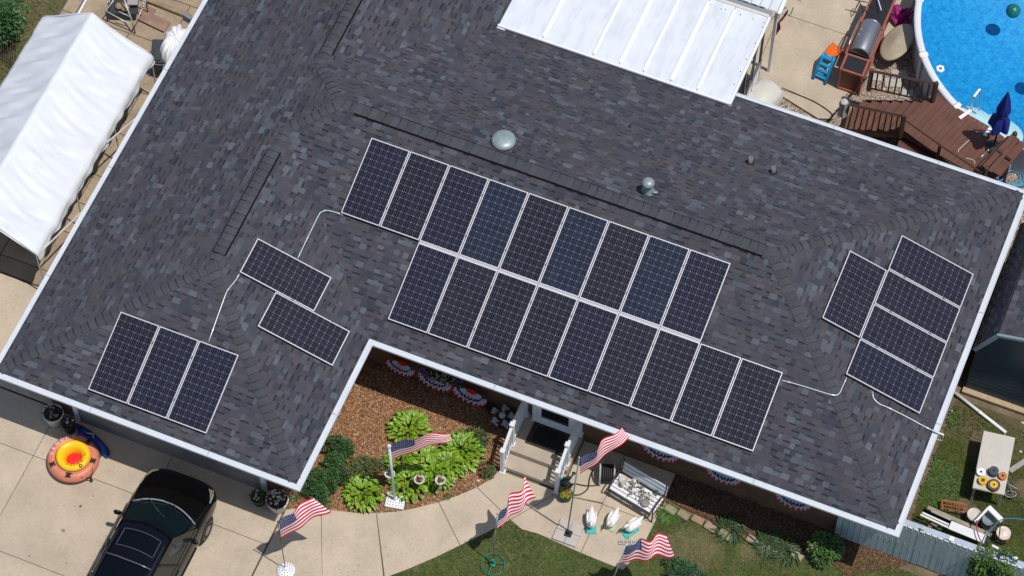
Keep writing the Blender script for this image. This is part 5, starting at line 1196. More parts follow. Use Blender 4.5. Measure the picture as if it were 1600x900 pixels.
planter(433, 781, .27, .42, M_pot, 'white round planter of white and red flowers under the lowest roof corner', ((.10, .015, .015), (.03, .06, .015)), n=170, fl=26)
planter(107, 662, .17, .35, mat('dark_pot', (.03, .035, .03), .6), 'small dark potted plant right of the dark red planter', ((.02, .03, .012), (.06, .06, .03)), white=(.5, .5, .45), fl=5)
planter(404, 776, .19, .32, mat('dark_pot', (0, 0, 0)), 'low dark pot with tiny white flowers left of the larger white planter', ((.025, .06, .015), (.05, .09, .025)), n=170, white=(.5, .5, .45), fl=8)
planter(884, 772, .17, .25, mat('dark_pot', (0, 0, 0)), 'pot of yellow green and crimson leaves at the foot of the right stair railing', ((.16, .28, .02), (.28, .33, .03)), white=(.42, .01, .05), n=150, fl=9)
wc = thing('watering_can', 'dark green plastic watering can beside the right stair railing', 'watering can', tuple(P(880, 758, .03)), .9); Mgc = mat('dark_green_plastic', (.005, .085, .07), .4, .1, 8)
mb = MB(); mb.lathe([(0, .0), (.11, 0), (.12, .05), (.11, .24), (.07, .30), (.05, .3), (.05, .26)], (0, 0, 0), 20, 1.15, .85); mb.build('body', Mgc, wc, True)
mb = MB(); mb.tube([(.10, 0, .06), (.22, 0, .22), (.27, 0, .33)], [.03, .02, .018], 8); mb.lathe([(0, .04), (.05, .03), (.03, 0)], (.28, 0, .32), 12); mb.build('spout', Mgc, wc, True)
mb = MB(); mb.tube(curve_pts([(-.12, 0, .08), (-.2, 0, .2), (-.14, 0, .34), (0, 0, .36), (.06, 0, .3)], 5), .015, 8); mb.build('handle', Mgc, wc, True)
Mtw = mat('hook_metal', (.05, .05, .05), .5)
for i, (px, py, c, lb) in enumerate(((609, 742, (.02, .03, .012), 'small white hanging pot half behind the white pole'), (655, 751, (.35, .01, .02), 'small white hanging pot with red flowers in front of the hostas'), (688, 752, (.25, .10, .05), 'small white hanging pot right of the one with red flowers'))):
    p = P(px, py, .75); o = thing('hanging_pot', lb, 'hanging pot', (p.x, p.y, 0), group='small white pots on hooks above the hostas'); mb = MB()
    mb.lathe([(0, .64), (.055, .64), (.085, .80), (.125, .81), (.13, .825), (.105, .83), (.10, .80), (.09, .76), (0, .76)], (0, 0, 0), 24); mb.build('pot', M_pot, o, True); mb = MB()
    for k in range(36): leafv(mb, (random.uniform(-.06, .06), random.uniform(-.06, .06), .79), rdir(.1, 1), .06, .03, .3, mixc((.03, .05, .015), (.09, .12, .03), random.random()))
    for k in range(12): leafv(mb, (random.uniform(-.05, .05), random.uniform(-.05, .05), .84), rdir(.0, .6), .035, .03, .1, c)
    mb.build('foliage', M_leaf, o)
    mb = MB(); mb.tube([(.0, .10, 0), (0, .10, 1.0), (0, .06, 1.06), (0, .01, 1.02)], .008, 6); mb.build('hook', Mtw, o)
p = P(785, 652, .4); o = thing('tiered_planter', 'dark plant stand with pale pink flag ornaments in the shade by the stairs', 'plant stand', (p.x, p.y, 0))
mb = MB(); mb.lathe([(0, 0), (.14, 0), (.10, .05), (.05, .3), (.2, .36), (.22, .42), (.18, .42), (0, .36)], (0, 0, 0), 20); mb.build('bowl', mat('dark_pot', (0, 0, 0)), o, True)
for k in range(5):
    a = k * 1.257 + .4; mb = MB(); mb.grid(lambda u, v: (.22 * math.cos(a) + (u - .5) * .18, .22 * math.sin(a) + (v - .5) * .14, .42 + .06 * math.sin(u * 5) + .05 * v), 4, 3); mb.build('ornament', mat('pale_pink', (.42, .36, .40), .6, .1, 9), o)
mb = MB(); mb.ball((0, 0, .52), .09, 12, 8); mb.tube([(0, 0, .5), (.02, .06, .85)], .01, 6); mb.build('globe', mat('cream', (.45, .42, .32), .5), o, True)
p = P(763, 640, .25); bush('shrub', 'dark shrub in the shade against the brick wall behind the plant stand', 'shrub', p, .2, .2, .35, 200, .07, .03, (.012, .03, .012), (.03, .05, .02), clumps=4)
p = P(802, 648, .2); bush('shrub', 'tiny cream flowering plant between the plant stand and the left railing', 'shrub', p, .13, .13, .3, 90, .06, .03, (.03, .05, .015), (.08, .09, .03), clumps=3, flowers=((.5, .45, .3), 8, .03))
# ------------------------------------------------------------------ BUNTING
M_bw_shade = mat('bunting_white_shaded', (.46, .46, .50), .75, .08, 9)  # white cloth with the shade under the eave put into its colour
def bunting(l, r_, bt, label, flowers=False):
    a, b = Pwall(*l, WI - .14), Pwall(*r_, WI - .14); z = (a.z + b.z) / 2 + bt; c = Vector(((a.x + b.x) / 2, WI - .14, z)); W = (b.x - a.x) / 2; d = min(.62, W * 1.0)
    o = thing('bunting', label, 'bunting', tuple(c), group='pleated fan buntings under the front windows'); ns_ = 40
    rings = [(0.0, .34, M_red), (.34, .62, M_bw_shade), (.62, .80, M_blu), (.80, .93, M_bw_shade), (.93, 1.0, M_red)]
    for r0, r1, m in rings:
        mb = MB(); mb.grid(lambda u, v: ((r0 + (r1 - r0) * v) * W * math.cos(math.pi * u), -.02 - .045 * (r0 + (r1 - r0) * v) * (1 + math.sin(u * 62)) - .10 * (r0 + (r1 - r0) * v), -(r0 + (r1 - r0) * v) * d * (math.sin(math.pi * u)) * (1 + .03 * math.sin(u * 31))), 80, 3); mb.build('band', m, o)
    sb = MB()
    for k in range(13):
        u = (k + .5) / 13; rr = .71; c0 = Vector((rr * W * math.cos(math.pi * u), -.17, -rr * d * math.sin(math.pi * u))); sb.add([c0] + [c0 + Vector((math.cos(q) * (.035 if j % 2 == 0 else .016), 0, math.sin(q) * (.035 if j % 2 == 0 else .016))) for j, q in [(j, math.pi / 2 + j * math.pi / 5) for j in range(10)]], [(0, 1 + j, 1 + (j + 1) % 10) for j in range(10)])
    sb.build('stars', M_wht, o)['kind'] = 'stuff'; return o
bunting((607, 556), (653, 575), .05, 'pleated fan bunting leftmost on the front wall, nearest the inside roof corner')
bunting((656, 571), (711, 599), 0, 'pleated fan bunting under the flower box, second from the inside corner')
bunting((711, 601), (766, 614), 0, 'pleated fan bunting third from the inside corner, left of the stairs')
bunting((1006, 696), (1064, 718), .40, 'pleated fan bunting above the bench end of the patio')
bunting((1106, 733), (1161, 755), .40, 'pleated fan bunting in the middle of the wall right of the patio')
bunting((1213, 772), (1270, 794), .40, 'pleated fan bunting rightmost on the front wall')
a = Pwall(684, 590, WI - .25); o = thing('flower_box', 'window box of cream and violet flowers above the second bunting', 'flower box', (a.x, WI - .2, a.z))
mb = MB(); mb.bbox((0, 0, -.08), (.85, .18, .16), .02); mb.build('box', mat('dark_pot', (0, 0, 0)), o); mb = MB()
for k in range(260):
    x = random.uniform(-.5, .62); c = (.42, .40, .30) if -.25 < x < .4 else (.22, .08, .30)
    leafv(mb, (x, random.uniform(-.16, .1), random.uniform(.0, .12)), rdir(-.1, 1), .05, .04, .2, mixc((.03, .045, .015), c, random.choice((0, .9, 1))))
mb.build('flower', M_leaf, o)['kind'] = 'stuff'
# ------------------------------------------------------------------ BENCH WITH ORNAMENTS
Mbw = mat('bench_white', (.72, .73, .74), .5, .05, 8); Mbi = mat('bench_iron', (.035, .02, .022), .5, .1, 8)
bc = P(996, 771, .45); d_ = P(1033, 776, .45) - P(966, 736, .45); brz = math.atan2(d_.y, d_.x) * 1.0
be = thing('garden_bench', 'white slatted garden bench with dark iron arms, covered in ornaments', 'bench', (bc.x - .02, bc.y - .02, .03), brz)
for i in range(5): mb = MB(); mb.bbox((0, -.20 + .10 * i, .43), (1.22, .085, .03), .006); mb.build('slat', Mbw, be)
for i in range(3): mb = MB(); mb.bbox((0, .30 + .03 * i, .55 + .13 * i), (1.26, .03, .11), .006, rx=-.15); mb.build('back_slat', mat('bench_pale', (.55, .60, .62), .5, .06, 8), be)
for x in (-.60, .60):
    mb = MB(); mb.tube(curve_pts([(x, -.24, 0), (x, -.22, .40), (x, -.24, .60), (x, .0, .66), (x, .27, .62)], 4), .018, 6); mb.build('arm', Mbi, be, True)
    mb = MB(); mb.tube([(x, .22, 0), (x, .26, .4), (x, .38, .95)], .018, 6); mb.tube([(x, -.22, .38), (x, .27, .40)], .018, 6); mb.build('leg', Mbi, be, True)
Mcr = [mat('ornament_cream', (.50, .45, .40), .6, .1, 20), mat('ornament_grey', (.23, .22, .21), .6, .15, 20), mat('ornament_green', (.10, .14, .09), .6, .2, 20), mat('ornament_white', (.66, .65, .63), .5, .05, 20)]
og = thing('ornament_pile', 'heap of cream and grey stone ornaments and dried flowers lying on the white bench', 'ornaments', (bc.x - .02, bc.y - .02, .485), brz)
for i in range(70):
    f = random.random(); x = -.45 + .9 * f + random.uniform(-.06, .06); y = .12 - .10 * f + random.uniform(-.16, .14); r_ = random.uniform(.022, .055); mb = MB(); k = random.random()
    if k < .6: mb.ball((x, y, r_ * .8), r_, 9, 6, random.uniform(.7, 1.3), random.uniform(.7, 1.2), .8)
    else: a = random.uniform(0, 6.28); mb.tube([(x, y, .02), (x + .09 * math.cos(a), y + .09 * math.sin(a), .06), (x + .15 * math.cos(a + .5), y + .15 * math.sin(a + .5), .05)], [.018, .014, .006], 6)
    mb.build('ornament', random.choice(Mcr), og, True)
mb = MB(); mb.lathe([(.0, .02), (.09, .02), (.12, .06), (.10, .1), (.085, .07), (0, .05)], (-.43, .1, 0), 18); mb.build('shell', Mcr[0], og, True)
mb = MB(); mb.lathe([(.0, .02), (.08, .02), (.11, .05), (.09, .08), (0, .05)], (.32, -.12, 0), 18); mb.build('dish', Mcr[1], og, True)
mb = MB(); mb.tube([(.42, .2, 0), (.40, .22, .2), (.46, .2, .3)], [.02, .03, .01], 8); mb.build('figurine', mat('figurine_green', (.03, .09, .07), .5), og, True)
# hose reel
hr = thing('hose_reel', 'pale grey hose reel frame wound with black hose behind the flag', 'hose reel', tuple(P(948, 748, .03)), .35)
for x in (-.17, .17): mb = MB(); mb.tube(curve_pts([(x, -.2, 0), (x, -.18, .42), (x, 0, .62), (x, .2, .45), (x, .22, 0)], 5), .022, 8); mb.build('side_frame', mat('reel_grey', (.48, .46, .43), .5, .1, 8), hr, True)
mb = MB()
for k in range(7): x = -.14 + .047 * k; mb.tube([(x, .19 * math.cos(t * .524), .33 + .19 * math.sin(t * .524)) for t in range(13)], .024, 6)
mb.build('wound_hose', M_rubber, hr, True)
mb = MB(); mb.tube([(.2, 0, .33), (.3, 0, .33), (.3, 0, .22)], .014, 6); mb.build('crank', M_steel, hr)
mb = MB(); mb.tube(curve_pts([P(945, 742, .12), P(935, 757, .05), P(915, 759, .05), P(896, 756, .05), P(888, 765, .05), P(891, 772, .05), P(905, 773, .05), P(918, 764, .05), P(921, 748, .05), P(926, 735, .05)], 6), .016, 7); tag(mb.build('loose_hose', M_rubber, None, True), 'black hose looping over the patio from the reel to the watering can', 'hose')
# geese
Mgo = mat('goose_white', (.74, .73, .71), .55, .04, 12); Mte = mat('teal_base', (.05, .42, .36), .55, .06, 8)
for i, (px, py, a, lb, bc_) in enumerate(((924, 813, -.35, 'white goose figure on a teal board, nearest the tall flagpole', 1), (957, 813, .10, 'white goose figure in the middle of the row of three, on a pale green base', .6), (989, 822, .55, 'white goose figure on a teal board, nearest the slanting pole', 1))):
    p = P(px, py, .2); g_ = thing('goose_figure', lb, 'goose figure', (p.x, p.y, .03), -a, group='three white geese on teal bases')
    mb = MB(); mb.bbox((0, -.08, .02), (.25, .40 * bc_, .04), .008, rz=.0); mb.build('base', Mte if i != 1 else mat('pale_green', (.36, .50, .32), .6, .1, 9), g_)
    # body and head as one lofted surface along a spine
    sp_ = [(0, .30, .34, .012), (0, .22, .30, .05), (0, .10, .24, .105), (0, -.02, .21, .13), (0, -.12, .23, .11), (0, -.17, .30, .062), (0, -.17, .38, .045), (0, -.19, .43, .05), (0, -.24, .44, .036), (0, -.28, .425, .012)]
    cp = curve_pts([Vector(q[:3]) for q in sp_], 3); rr = [np.interp(k / (len(cp) - 1) * (len(sp_) - 1), range(len(sp_)), [q[3] for q in sp_]) for k in range(len(cp))]
    mb = MB(); mb.tube(cp, rr, 14); mb.build('body', Mgo, g_, True)
    mb = MB(); mb.tube([(0, -.27, .43), (0, -.34, .415)], [.018, .006], 8); mb.build('beak', mat('beak_orange', (.5, .25, .08), .5), g_, True)
    for x in (-.10, .10): mb = MB(); mb.ball((x, .06, .25), .12, 12, 8, .28, 1.25, .6); mb.build('wing', Mgo, g_, True)
    for x in (-.04, .04): mb = MB(); mb.tube([(x, -.02, .03), (x, 0, .12)], .012, 6); mb.build('leg', mat('beak_orange', (0, 0, 0)), g_)
# pale metal garden trim under the last flag
mt = thing('garden_trim', 'pale teal scrollwork metal border piece on the patio beside the last goose', 'garden trim', tuple(P(985, 851, .04)), .38); Mmt = mat('pale_teal', (.42, .50, .47), .5, .1, 9)
mb = MB(); mb.tube([(-.28, 0, .03), (.28, 0, .03)], .012, 6); mb.build('rail', Mmt, mt)
for k in range(6): x = -.23 + .092 * k; mb = MB(); mb.tube([(x + .035 * math.cos(t * .785), .055 * math.sin(t * .785) + .04, .05) for t in range(9)], .009, 6); mb.build('scroll', Mmt, mt, True)
mb = MB(); mb.tube([(.0, .09, .05), (-.03, .16, .12), (.04, .2, .15)], .008, 6); mb.build('finial', Mmt, mt)
# ------------------------------------------------------------------ TOWABLE TUBE AND BLUE TARP
tt = thing('inflatable_tube', 'round pink orange inflatable tow tube with a yellow ring and red centre', 'inflatable tube', (P(115, 718, .22).x, P(115, 718, .22).y, .03))
Mpk = mat('tube_pink', (.62, .21, .13), .5, .08, 4, stain=((.58, .27, .30), 3, .55, .5)); Myl = mat('tube_yellow', (.90, .55, .01), .35, .04, 4); Mrd = mat('tube_red', (.75, .02, .02), .4, .04, 4)
mb = MB(); mb.lathe([(.40, .34), (.44, .375), (.50, .385), (.57, .35), (.615, .27), (.625, .2), (.58, .12), (.52, .03), (.44, 0), (.2, 0)], (0, 0, 0), 56); mb.build('outer_ring', Mpk, tt, True)
mb = MB(); mb.lathe([(.415, .30), (.412, .36), (.385, .415), (.33, .435), (.27, .405), (.215, .34), (.185, .24), (.18, .15)], (0, .02, 0), 56); mb.build('inner_ring', Myl, tt, True)
mb = MB(); mb.lathe([(0, .17), (.1, .175), (.19, .15)], (0, .02, 0), 32); mb.build('floor', Mrd, tt, True)
mb = MB(); mb.tube([(.424 * math.cos(t * .1309), .02 + .424 * math.sin(t * .1309), .355) for t in range(49)], .008, 5); mb.build('seam', mat('seam_dark', (.12, .04, .03), .6), tt, True)
Mst = mat('strap_black', (.012, .012, .014), .6)
for a, r0 in ((R(-132), .51), (R(-75), .51), (R(8), .51), (R(70), .51)):
    mb = MB(); cx_, cy_ = r0 * math.cos(a), r0 * math.sin(a)
    mb.bbox((0, 0, 0), (.05, .11, .014), .004); mb.bbox((.05, 0, 0), (.03, .14, .012), .004); mb.bbox((-.05, 0, 0), (.03, .14, .012), .004); mb.tube([(-.05, 0, .01), (0, 0, .045), (.05, 0, .01)], .012, 6)
    o = mb.build('handle', Mst, tt); o.location = (cx_, cy_, .388); o.rotation_euler = (0, 0, a)
mb = MB(); mb.tube([(.47 * math.cos(R(8)), .47 * math.sin(R(8)), .40), (.57, -.12, .32), (.60, -.28, .16)], .014, 6); mb.tube([(.47 * math.cos(R(-75)), .47 * math.sin(R(-75)), .40), (.42, -.40, .32), (.60, -.28, .16)], .014, 6); mb.ball((.62, -.30, .12), .035, 10, 6); mb.build('tow_strap', Mst, tt)
mb = MB(); mb.lathe([(.02, .0), (.035, .01), (.045, 0)], (.31, -.18, .435), 16); mb.build('valve', mat('valve_black', (.02, .02, .02), .5), tt)
def glyph(ch, size, m, parent, loc, rz, name='lettering', tilt=0):
    cu = bpy.data.curves.new('txt', 'FONT'); cu.body = ch; cu.size = size; cu.align_x = 'CENTER'; cu.align_y = 'CENTER'; cu.extrude = .0015
    tmp = bpy.data.objects.new('txt', cu); col.objects.link(tmp); bpy.context.view_layer.update()
    me = bpy.data.meshes.new_from_object(tmp.evaluated_get(bpy.context.evaluated_depsgraph_get())); bpy.data.objects.remove(tmp); me.materials.clear(); me.materials.append(m)
    o = link(bpy.data.objects.new(name, me), parent); o.location = loc; o.rotation_euler = (tilt, 0, rz); return o
for i, ch in enumerate("O'BRIEN"):
    a = R(22 - i * 19); glyph(ch, .082, mat('brown_print', (.25, .09, .01), .6), tt, (.285 * math.cos(a), .02 + .285 * math.sin(a), .428), a - math.pi / 2 + math.pi * 0)
for i, ch in enumerate('VENOMO'):
    a = R(196 - i * 16.5); glyph(ch, .115, mat('lilac_print', (.78, .70, .84), .5), tt, (.505 * math.cos(a), .505 * math.sin(a), .392), a - math.pi / 2)
bt = thing('blue_tarp', 'crumpled dark blue tarp in the shade behind the inflatable tube', 'tarp', tuple(P(140, 692, .1)))
mb = MB()
def tarp(u, v):
    a = u * 6.283; r_ = v; x = .38 * r_ * math.cos(a) * (1 + .2 * math.sin(a * 3)) + .18 * math.cos(a) * (1 if a < 3 else .3) * r_; y = .30 * r_ * math.sin(a) * (1 + .15 * math.sin(a * 2 + 1)) - .22 * math.cos(a) * r_
    return (x, y, .26 * (1 - r_ ** 2) + .05 * math.sin(a * 5 + r_ * 7) * r_ * (1 - r_) * 3 + .04 * math.sin(a * 9 + 3 * r_) * (1 - r_) + .01)
mb.grid(tarp, 56, 12); mb.build('sheet', mat('blue_tarp', (.008, .045, .26), .4, .25, 8, bump=.5, bs=20), bt, True)
mb = MB(); mb.tube(curve_pts([(-.15, .12, .22), (-.05, .1, .28), (.05, .14, .24), (.12, .02, .25)], 4), .014, 6); mb.build('rope', mat('pale_rope', (0, 0, 0)), bt)
# ------------------------------------------------------------------ BLACK CAR ON THE DRIVEWAY
car = thing('parked_car', 'black sport utility car with roof rails and a sunroof, nose to the garage', 'car', (4.84, -6.31, .03), .0)
M_cp = mat('car_black', (.002, .002, .0025), .12, spec=.35); M_cg = mat('car_glass', (.003, .010, .012), .05, spec=.5); M_cr2 = mat('car_roof_dark', (.003, .0035, .007), .14, spec=.32)
M_trim = mat('trim_black', (.012, .012, .013), .5); M_chr = mat('chrome_grey', (.30, .31, .34), .25, metal=.9)
# body: loft along y (front = +y). each station: y, half width, z low, z belt, z crown
ST = [(2.40, .40, .36, .58, .62), (2.38, .60, .28, .66, .76), (2.27, .80, .22, .78, .88), (2.05, .895, .20, .88, .98), (1.6, .93, .20, .95, 1.06), (1.2, .935, .20, .99, 1.10), (.4, .935, .20, 1.02, 1.12), (-.6, .935, .20, 1.04, 1.12), (-1.6, .93, .20, 1.05, 1.12), (-2.1, .91, .24, 1.05, 1.12), (-2.34, .85, .34, 1.0, 1.08), (-2.42, .72, .42, .85, .95)]
def sect(y, w_, zl, zb, zcr):
    half = [(w_ * .86, zl), (w_ * .98, zl + .10), (w_, (zl + zb) / 2 + .02), (w_ * .985, zb - .06), (w_ * .94, zb), (w_ * .84, zb + (zcr - zb) * .45), (w_ * .5, zcr - .008), (0, zcr)]
    return [(x, y, z) for x, z in half] + [(-x, y, z) for x, z in half[-2::-1]]
mb = MB(); rows = [sect(*q) for q in ST]; m_ = len(rows[0]); mb.add([p for r in rows for p in r], [(r * m_ + i, r * m_ + i + 1, (r + 1) * m_ + i + 1, (r + 1) * m_ + i) for r in range(len(rows) - 1) for i in range(m_ - 1)] + [list(range(m_))[::-1], [(len(rows) - 1) * m_ + i for i in range(m_)]])
body = subsurf(mb.build('body', M_cp, car, True), 2)
# greenhouse
roof_st = [(.62, .80, 1.10), (.0, .66, 1.62), (-.35, .64, 1.68), (-1.2, .63, 1.70), (-1.95, .60, 1.66), (-2.25, .72, 1.10)]
zr2 = lambda x, z, w_: z + .035 * (1 - (x / w_) ** 2)
mb = MB()
def roofs(u, v):
    y = .40 - 2.35 * v; w_ = .645 - .05 * abs(v - .3); x = (u * 2 - 1) * w_; z = 1.62 + .07 * math.sin(min(1, v * 1.6) * math.pi / 2) - .05 * max(0, v - .7) / .3 + .045 * (1 - (u * 2 - 1) ** 2) - .03 * abs(u * 2 - 1) ** 8
    yy = y + (.11 * (1 - (u * 2 - 1) ** 2) if v < .001 else .11 * (1 - (u * 2 - 1) ** 2) * (1 - v)); return (x, yy, z)
mb.grid(roofs, 16, 18); solid(mb.build('roof', M_cr2, car, True), .02, -1)
mb = MB()
def wsh(u, v):
    s_ = u * 2 - 1; top = Vector(roofs(u, 0)) + Vector((0, .005, -.004)); bot = Vector((s_ * .80, 1.10 + .25 * (1 - s_ * s_), 1.085 + .03 * (1 - s_ * s_)))
    p = bot.lerp(top, v); return (p.x, p.y, p.z + .035 * math.sin(v * math.pi))
mb.grid(wsh, 20, 10); mb.build('windshield', M_cg, car, True)
# cowl strip, wipers, dark shade band at the top of the glass
mb = MB(); mb.tube([Vector(wsh(k / 14, -.03)) + Vector((0, .03, .0)) for k in range(15)], .024, 6); mb.build('cowl', mat('cowl_grey', (.16, .17, .19), .4), car, True)
for a, b, h in ((.22, (.52, .45), 0), (.60, (.86, .38), 0)):
    p0 = Vector(wsh(a, .0)); p1 = Vector(wsh(*b)); mb = MB(); mb.tube([p0 + Vector((0, .05, .03)), p1 + Vector((0, 0, .03))], [.012, .007], 6); mb.tube([p1 + (p1 - p0) * -.45 + Vector((0, 0, .022)), p1 + (p1 - p0) * .35 + Vector((0, 0, .022))], .008, 4); mb.build('wiper', M_chr if a < .3 else M_trim, car)
for s_ in (-1, 1):
    u = .5 + s_ * .5
    mb = MB(); mb.tube([Vector(wsh(u, 0)) + Vector((s_ * .02, 0, .0)), Vector(wsh(u, 1)) + Vector((s_ * .01, 0, .0))], .035, 6); mb.tube([Vector(roofs(u, k / 8)) + Vector((0, 0, -.015)) for k in range(9)], .03, 6); mb.build('pillar', M_cp, car, True)
    mb = MB()
    def sw(a, b): y = .55 - 2.7 * a; t = Vector(roofs(u, min(1, max(0, (.0 - (.02 - 1.97 * a * 1.0)) * 0 + a)))); t = Vector((s_ * .655, .40 - 2.33 * a, 1.63 + .04 * math.sin(a * 3.14))); bt_ = Vector((s_ * .885, 1.10 - 3.2 * a, 1.05)); return tuple(bt_.lerp(t, b))
    mb.grid(sw, 12, 4); mb.build('side_window', mat('side_glass', (.016, .019, .017), .06, spec=.7), car, True)
    for a in (.32, .62): mb = MB(); mb.tube([Vector(sw(a, 0)) + Vector((s_ * .012, 0, 0)), Vector(sw(a, 1)) + Vector((s_ * .012, 0, 0))], .03, 4); mb.build('pillar', M_trim, car)
    mb = MB(); mb.tube([(s_ * .895, 1.05 - 3.1 * k / 8, 1.06) for k in range(9)], .016, 6); mb.build('belt_trim', mat('belt_chrome', (.22, .19, .17), .3, metal=.8), car)
    mb = MB(); mb.tube([(s_ * .585, .18, 1.69), (s_ * .585, .08, 1.74), (s_ * .58, -1.7, 1.76), (s_ * .58, -1.85, 1.70)], .020, 8); mb.build('roof_rail', mat('rail_dark', (.03, .032, .045), .3, metal=.5), car, True)
    # mirror
    mb = MB(); mb.bbox((s_ * .99, .74, 1.09), (.19, .10, .13), .04, rz=-s_ * .12); mb.build('mirror', M_cp, car, True); mb = MB(); mb.tube([(s_ * .86, .80, 1.06), (s_ * .95, .76, 1.07)], .03, 6); mb.build('mirror_arm', M_trim, car)
    # lights
    mb = MB()
    def hl(a, b): y = 2.20 - .38 * a; x = s_ * (np.interp(y, [1.6, 2.05, 2.27], [.915, .86, .74]) - .015 - .13 * b * (1 - a * .8)); z = np.interp(y, [1.6, 2.05, 2.27], [.965, .905, .80]) + .008 + .03 * b; return (x, y, float(z))
    mb.grid(hl, 8, 4); mb.build('headlight', mat('headlight_glass', (.22, .24, .19), .12), car, True)
    for yw in (1.42, -1.40):
        w2 = thing_ = MB(); w2.lathe([(.0, 0), (.20, .0), (.30, .01), (.345, .04), (.36, .11), (.345, .19), (.28, .22), (0, .22)], (0, 0, 0), 28)
        o = w2.build('wheel', M_rubber, car, True); o.rotation_euler = (0, R(90) * s_, 0); o.location = (s_ * .725 , yw, .34)
        rm = MB(); rm.lathe([(0, .222), (.06, .225), (.2, .215), (.235, .225), (.24, .20)], (0, 0, 0), 24); rm.build('rim', M_chr, o, True)
    for yd in (.30, -.85): mb = MB(); mb.bbox((s_ * .94, yd - .35, .88), (.03, .16, .025), .008); mb.build('door_handle', M_chr, car)
    mb = MB(); mb.bbox((s_ * .938, -.2, .50), (.025, 2.1, .05), .01); mb.build('side_moulding', M_trim, car)
mb = MB(); mb.bbox((0, 2.385, .52), (.8, .05, .18), .02); mb.build('grille', M_trim, car)
mb = MB(); mb.bbox((0, 2.41, .38), (.5, .02, .11), .004); mb.build('number_plate', mat('plate', (.6, .6, .6), .5), car)
def roofpatch(name, u0, u1, v0, v1, lift, m, frame=None):
    mb = MB(); mb.grid(lambda a, b: tuple(Vector(roofs(u0 + (u1 - u0) * a, v0 + (v1 - v0) * b)) + Vector((0, 0, lift))), 10, 8); o = mb.build(name, m, car, True)
    if frame:
        pts = []
        for (a, b) in [(k / 8, 0) for k in range(9)] + [(1, k / 6) for k in range(1, 7)] + [(1 - k / 8, 1) for k in range(1, 9)] + [(0, 1 - k / 6) for k in range(1, 7)]: pts.append(Vector(roofs(u0 + (u1 - u0) * a, v0 + (v1 - v0) * b)) + Vector((0, 0, lift + .002)))
        mb = MB(); mb.tube(pts, .007, 5); mb.build('seal', frame, car)
roofpatch('sunroof', .14, .86, .10, .29, .030, mat('sunroof_glass', (.002, .003, .005), .08, spec=.3), mat('seal_grey', (.10, .10, .11), .5))
roofpatch('rear_roof_glass', .13, .87, .44, .88, .030, mat('sunroof_glass', (0, 0, 0)))
mb = MB(); mb.tube([(-.58, -.54, 1.76), (-.3, -.53, 1.785), (.3, -.53, 1.785), (.58, -.54, 1.76)], .022, 8); mb.build('cross_bar', mat('crossbar', (.16, .16, .19), .3, metal=.7), car, True)
mb = MB(); mb.grid(lambda a, b: ((a * 2 - 1) * (.66 - .0 * b), -1.93 - .28 * b, 1.66 - .52 * b), 8, 4); mb.build('rear_window', M_cg, car, True)
# oil spots on the driveway stay with the slab; a few separate dark spots
for i, (px, py, r_) in enumerate(((126, 791, .038), (99, 829, .045), (46, 869, .018), (100, 790, .014), (104, 880, .016))):
    p = P(px, py, .03); mb = MB(); mb.add([(r_ * math.cos(k * .524) * random.uniform(.85, 1.15), r_ * math.sin(k * .524) * random.uniform(.85, 1.15), 0) for k in range(12)], [range(12)])
    o = mb.build('oil_stain', mat('oil_dark' if i != 1 else 'oil_brown', (.13, .11, .09) if i != 1 else (.26, .18, .11), .6), None, False, (p.x, p.y, .0345)); o['kind'] = 'structure'
# ------------------------------------------------------------------ SHED beyond the right gutter
sh = thing('garden_shed', 'dark navy sided shed with a grey shingled barn roof, right of the house', 'shed', (0, 0, 0)); M_nav = mat('navy_siding', (.018, .042, .068), .35, .12, 5); M_srf = mat('shed_trim', (.22, .28, .31), .5, .06, 5)
yf, yb_ = 5.72, 9.3; prof_ = [(20.72, 1.75), (20.98, 2.15), (21.42, 3.12), (22.9, 3.55), (24.4, 3.12), (24.85, 2.15)]
nb = 22
for i in range(nb):
    z0, z1 = .12 + i * .155, .12 + (i + 1) * .155
    def xl(z): return float(np.interp(z, [0, 2.1, 3.1, 3.5], [21.0, 21.0, 21.44, 22.8]))
    def xr_(z): return 45.8 - xl(z)
    if z1 > 3.5: break
    mb = MB(); mb.add([(xl(z0), yf - .025, z0), (xr_(z0), yf - .025, z0), (xr_(z1), yf - .005, z1), (xl(z1), yf - .005, z1), (xl(z0), yf + .03, z0), (xr_(z0), yf + .03, z0), (xr_(z1), yf + .03, z1), (xl(z1), yf + .03, z1)], [(0, 1, 2, 3), (0, 4, 5, 1), (7, 6, 5, 4), (1, 5, 6, 2), (3, 7, 4, 0), (3, 2, 6, 7)]); mb.build('siding_board', M_nav, sh)
mb = MB(); mb.prism(rect(21.02, 24.78, yf + .04, yb_), 0, 2.1); mb.build('wall', M_nav, sh)
mb = MB(); mb.bbox((22.9, yf - .08, .06), (3.9, .16, .09), .01); mb.build('sill', mat('pale_timber', (.42, .32, .20), .8, .15, 6), sh)
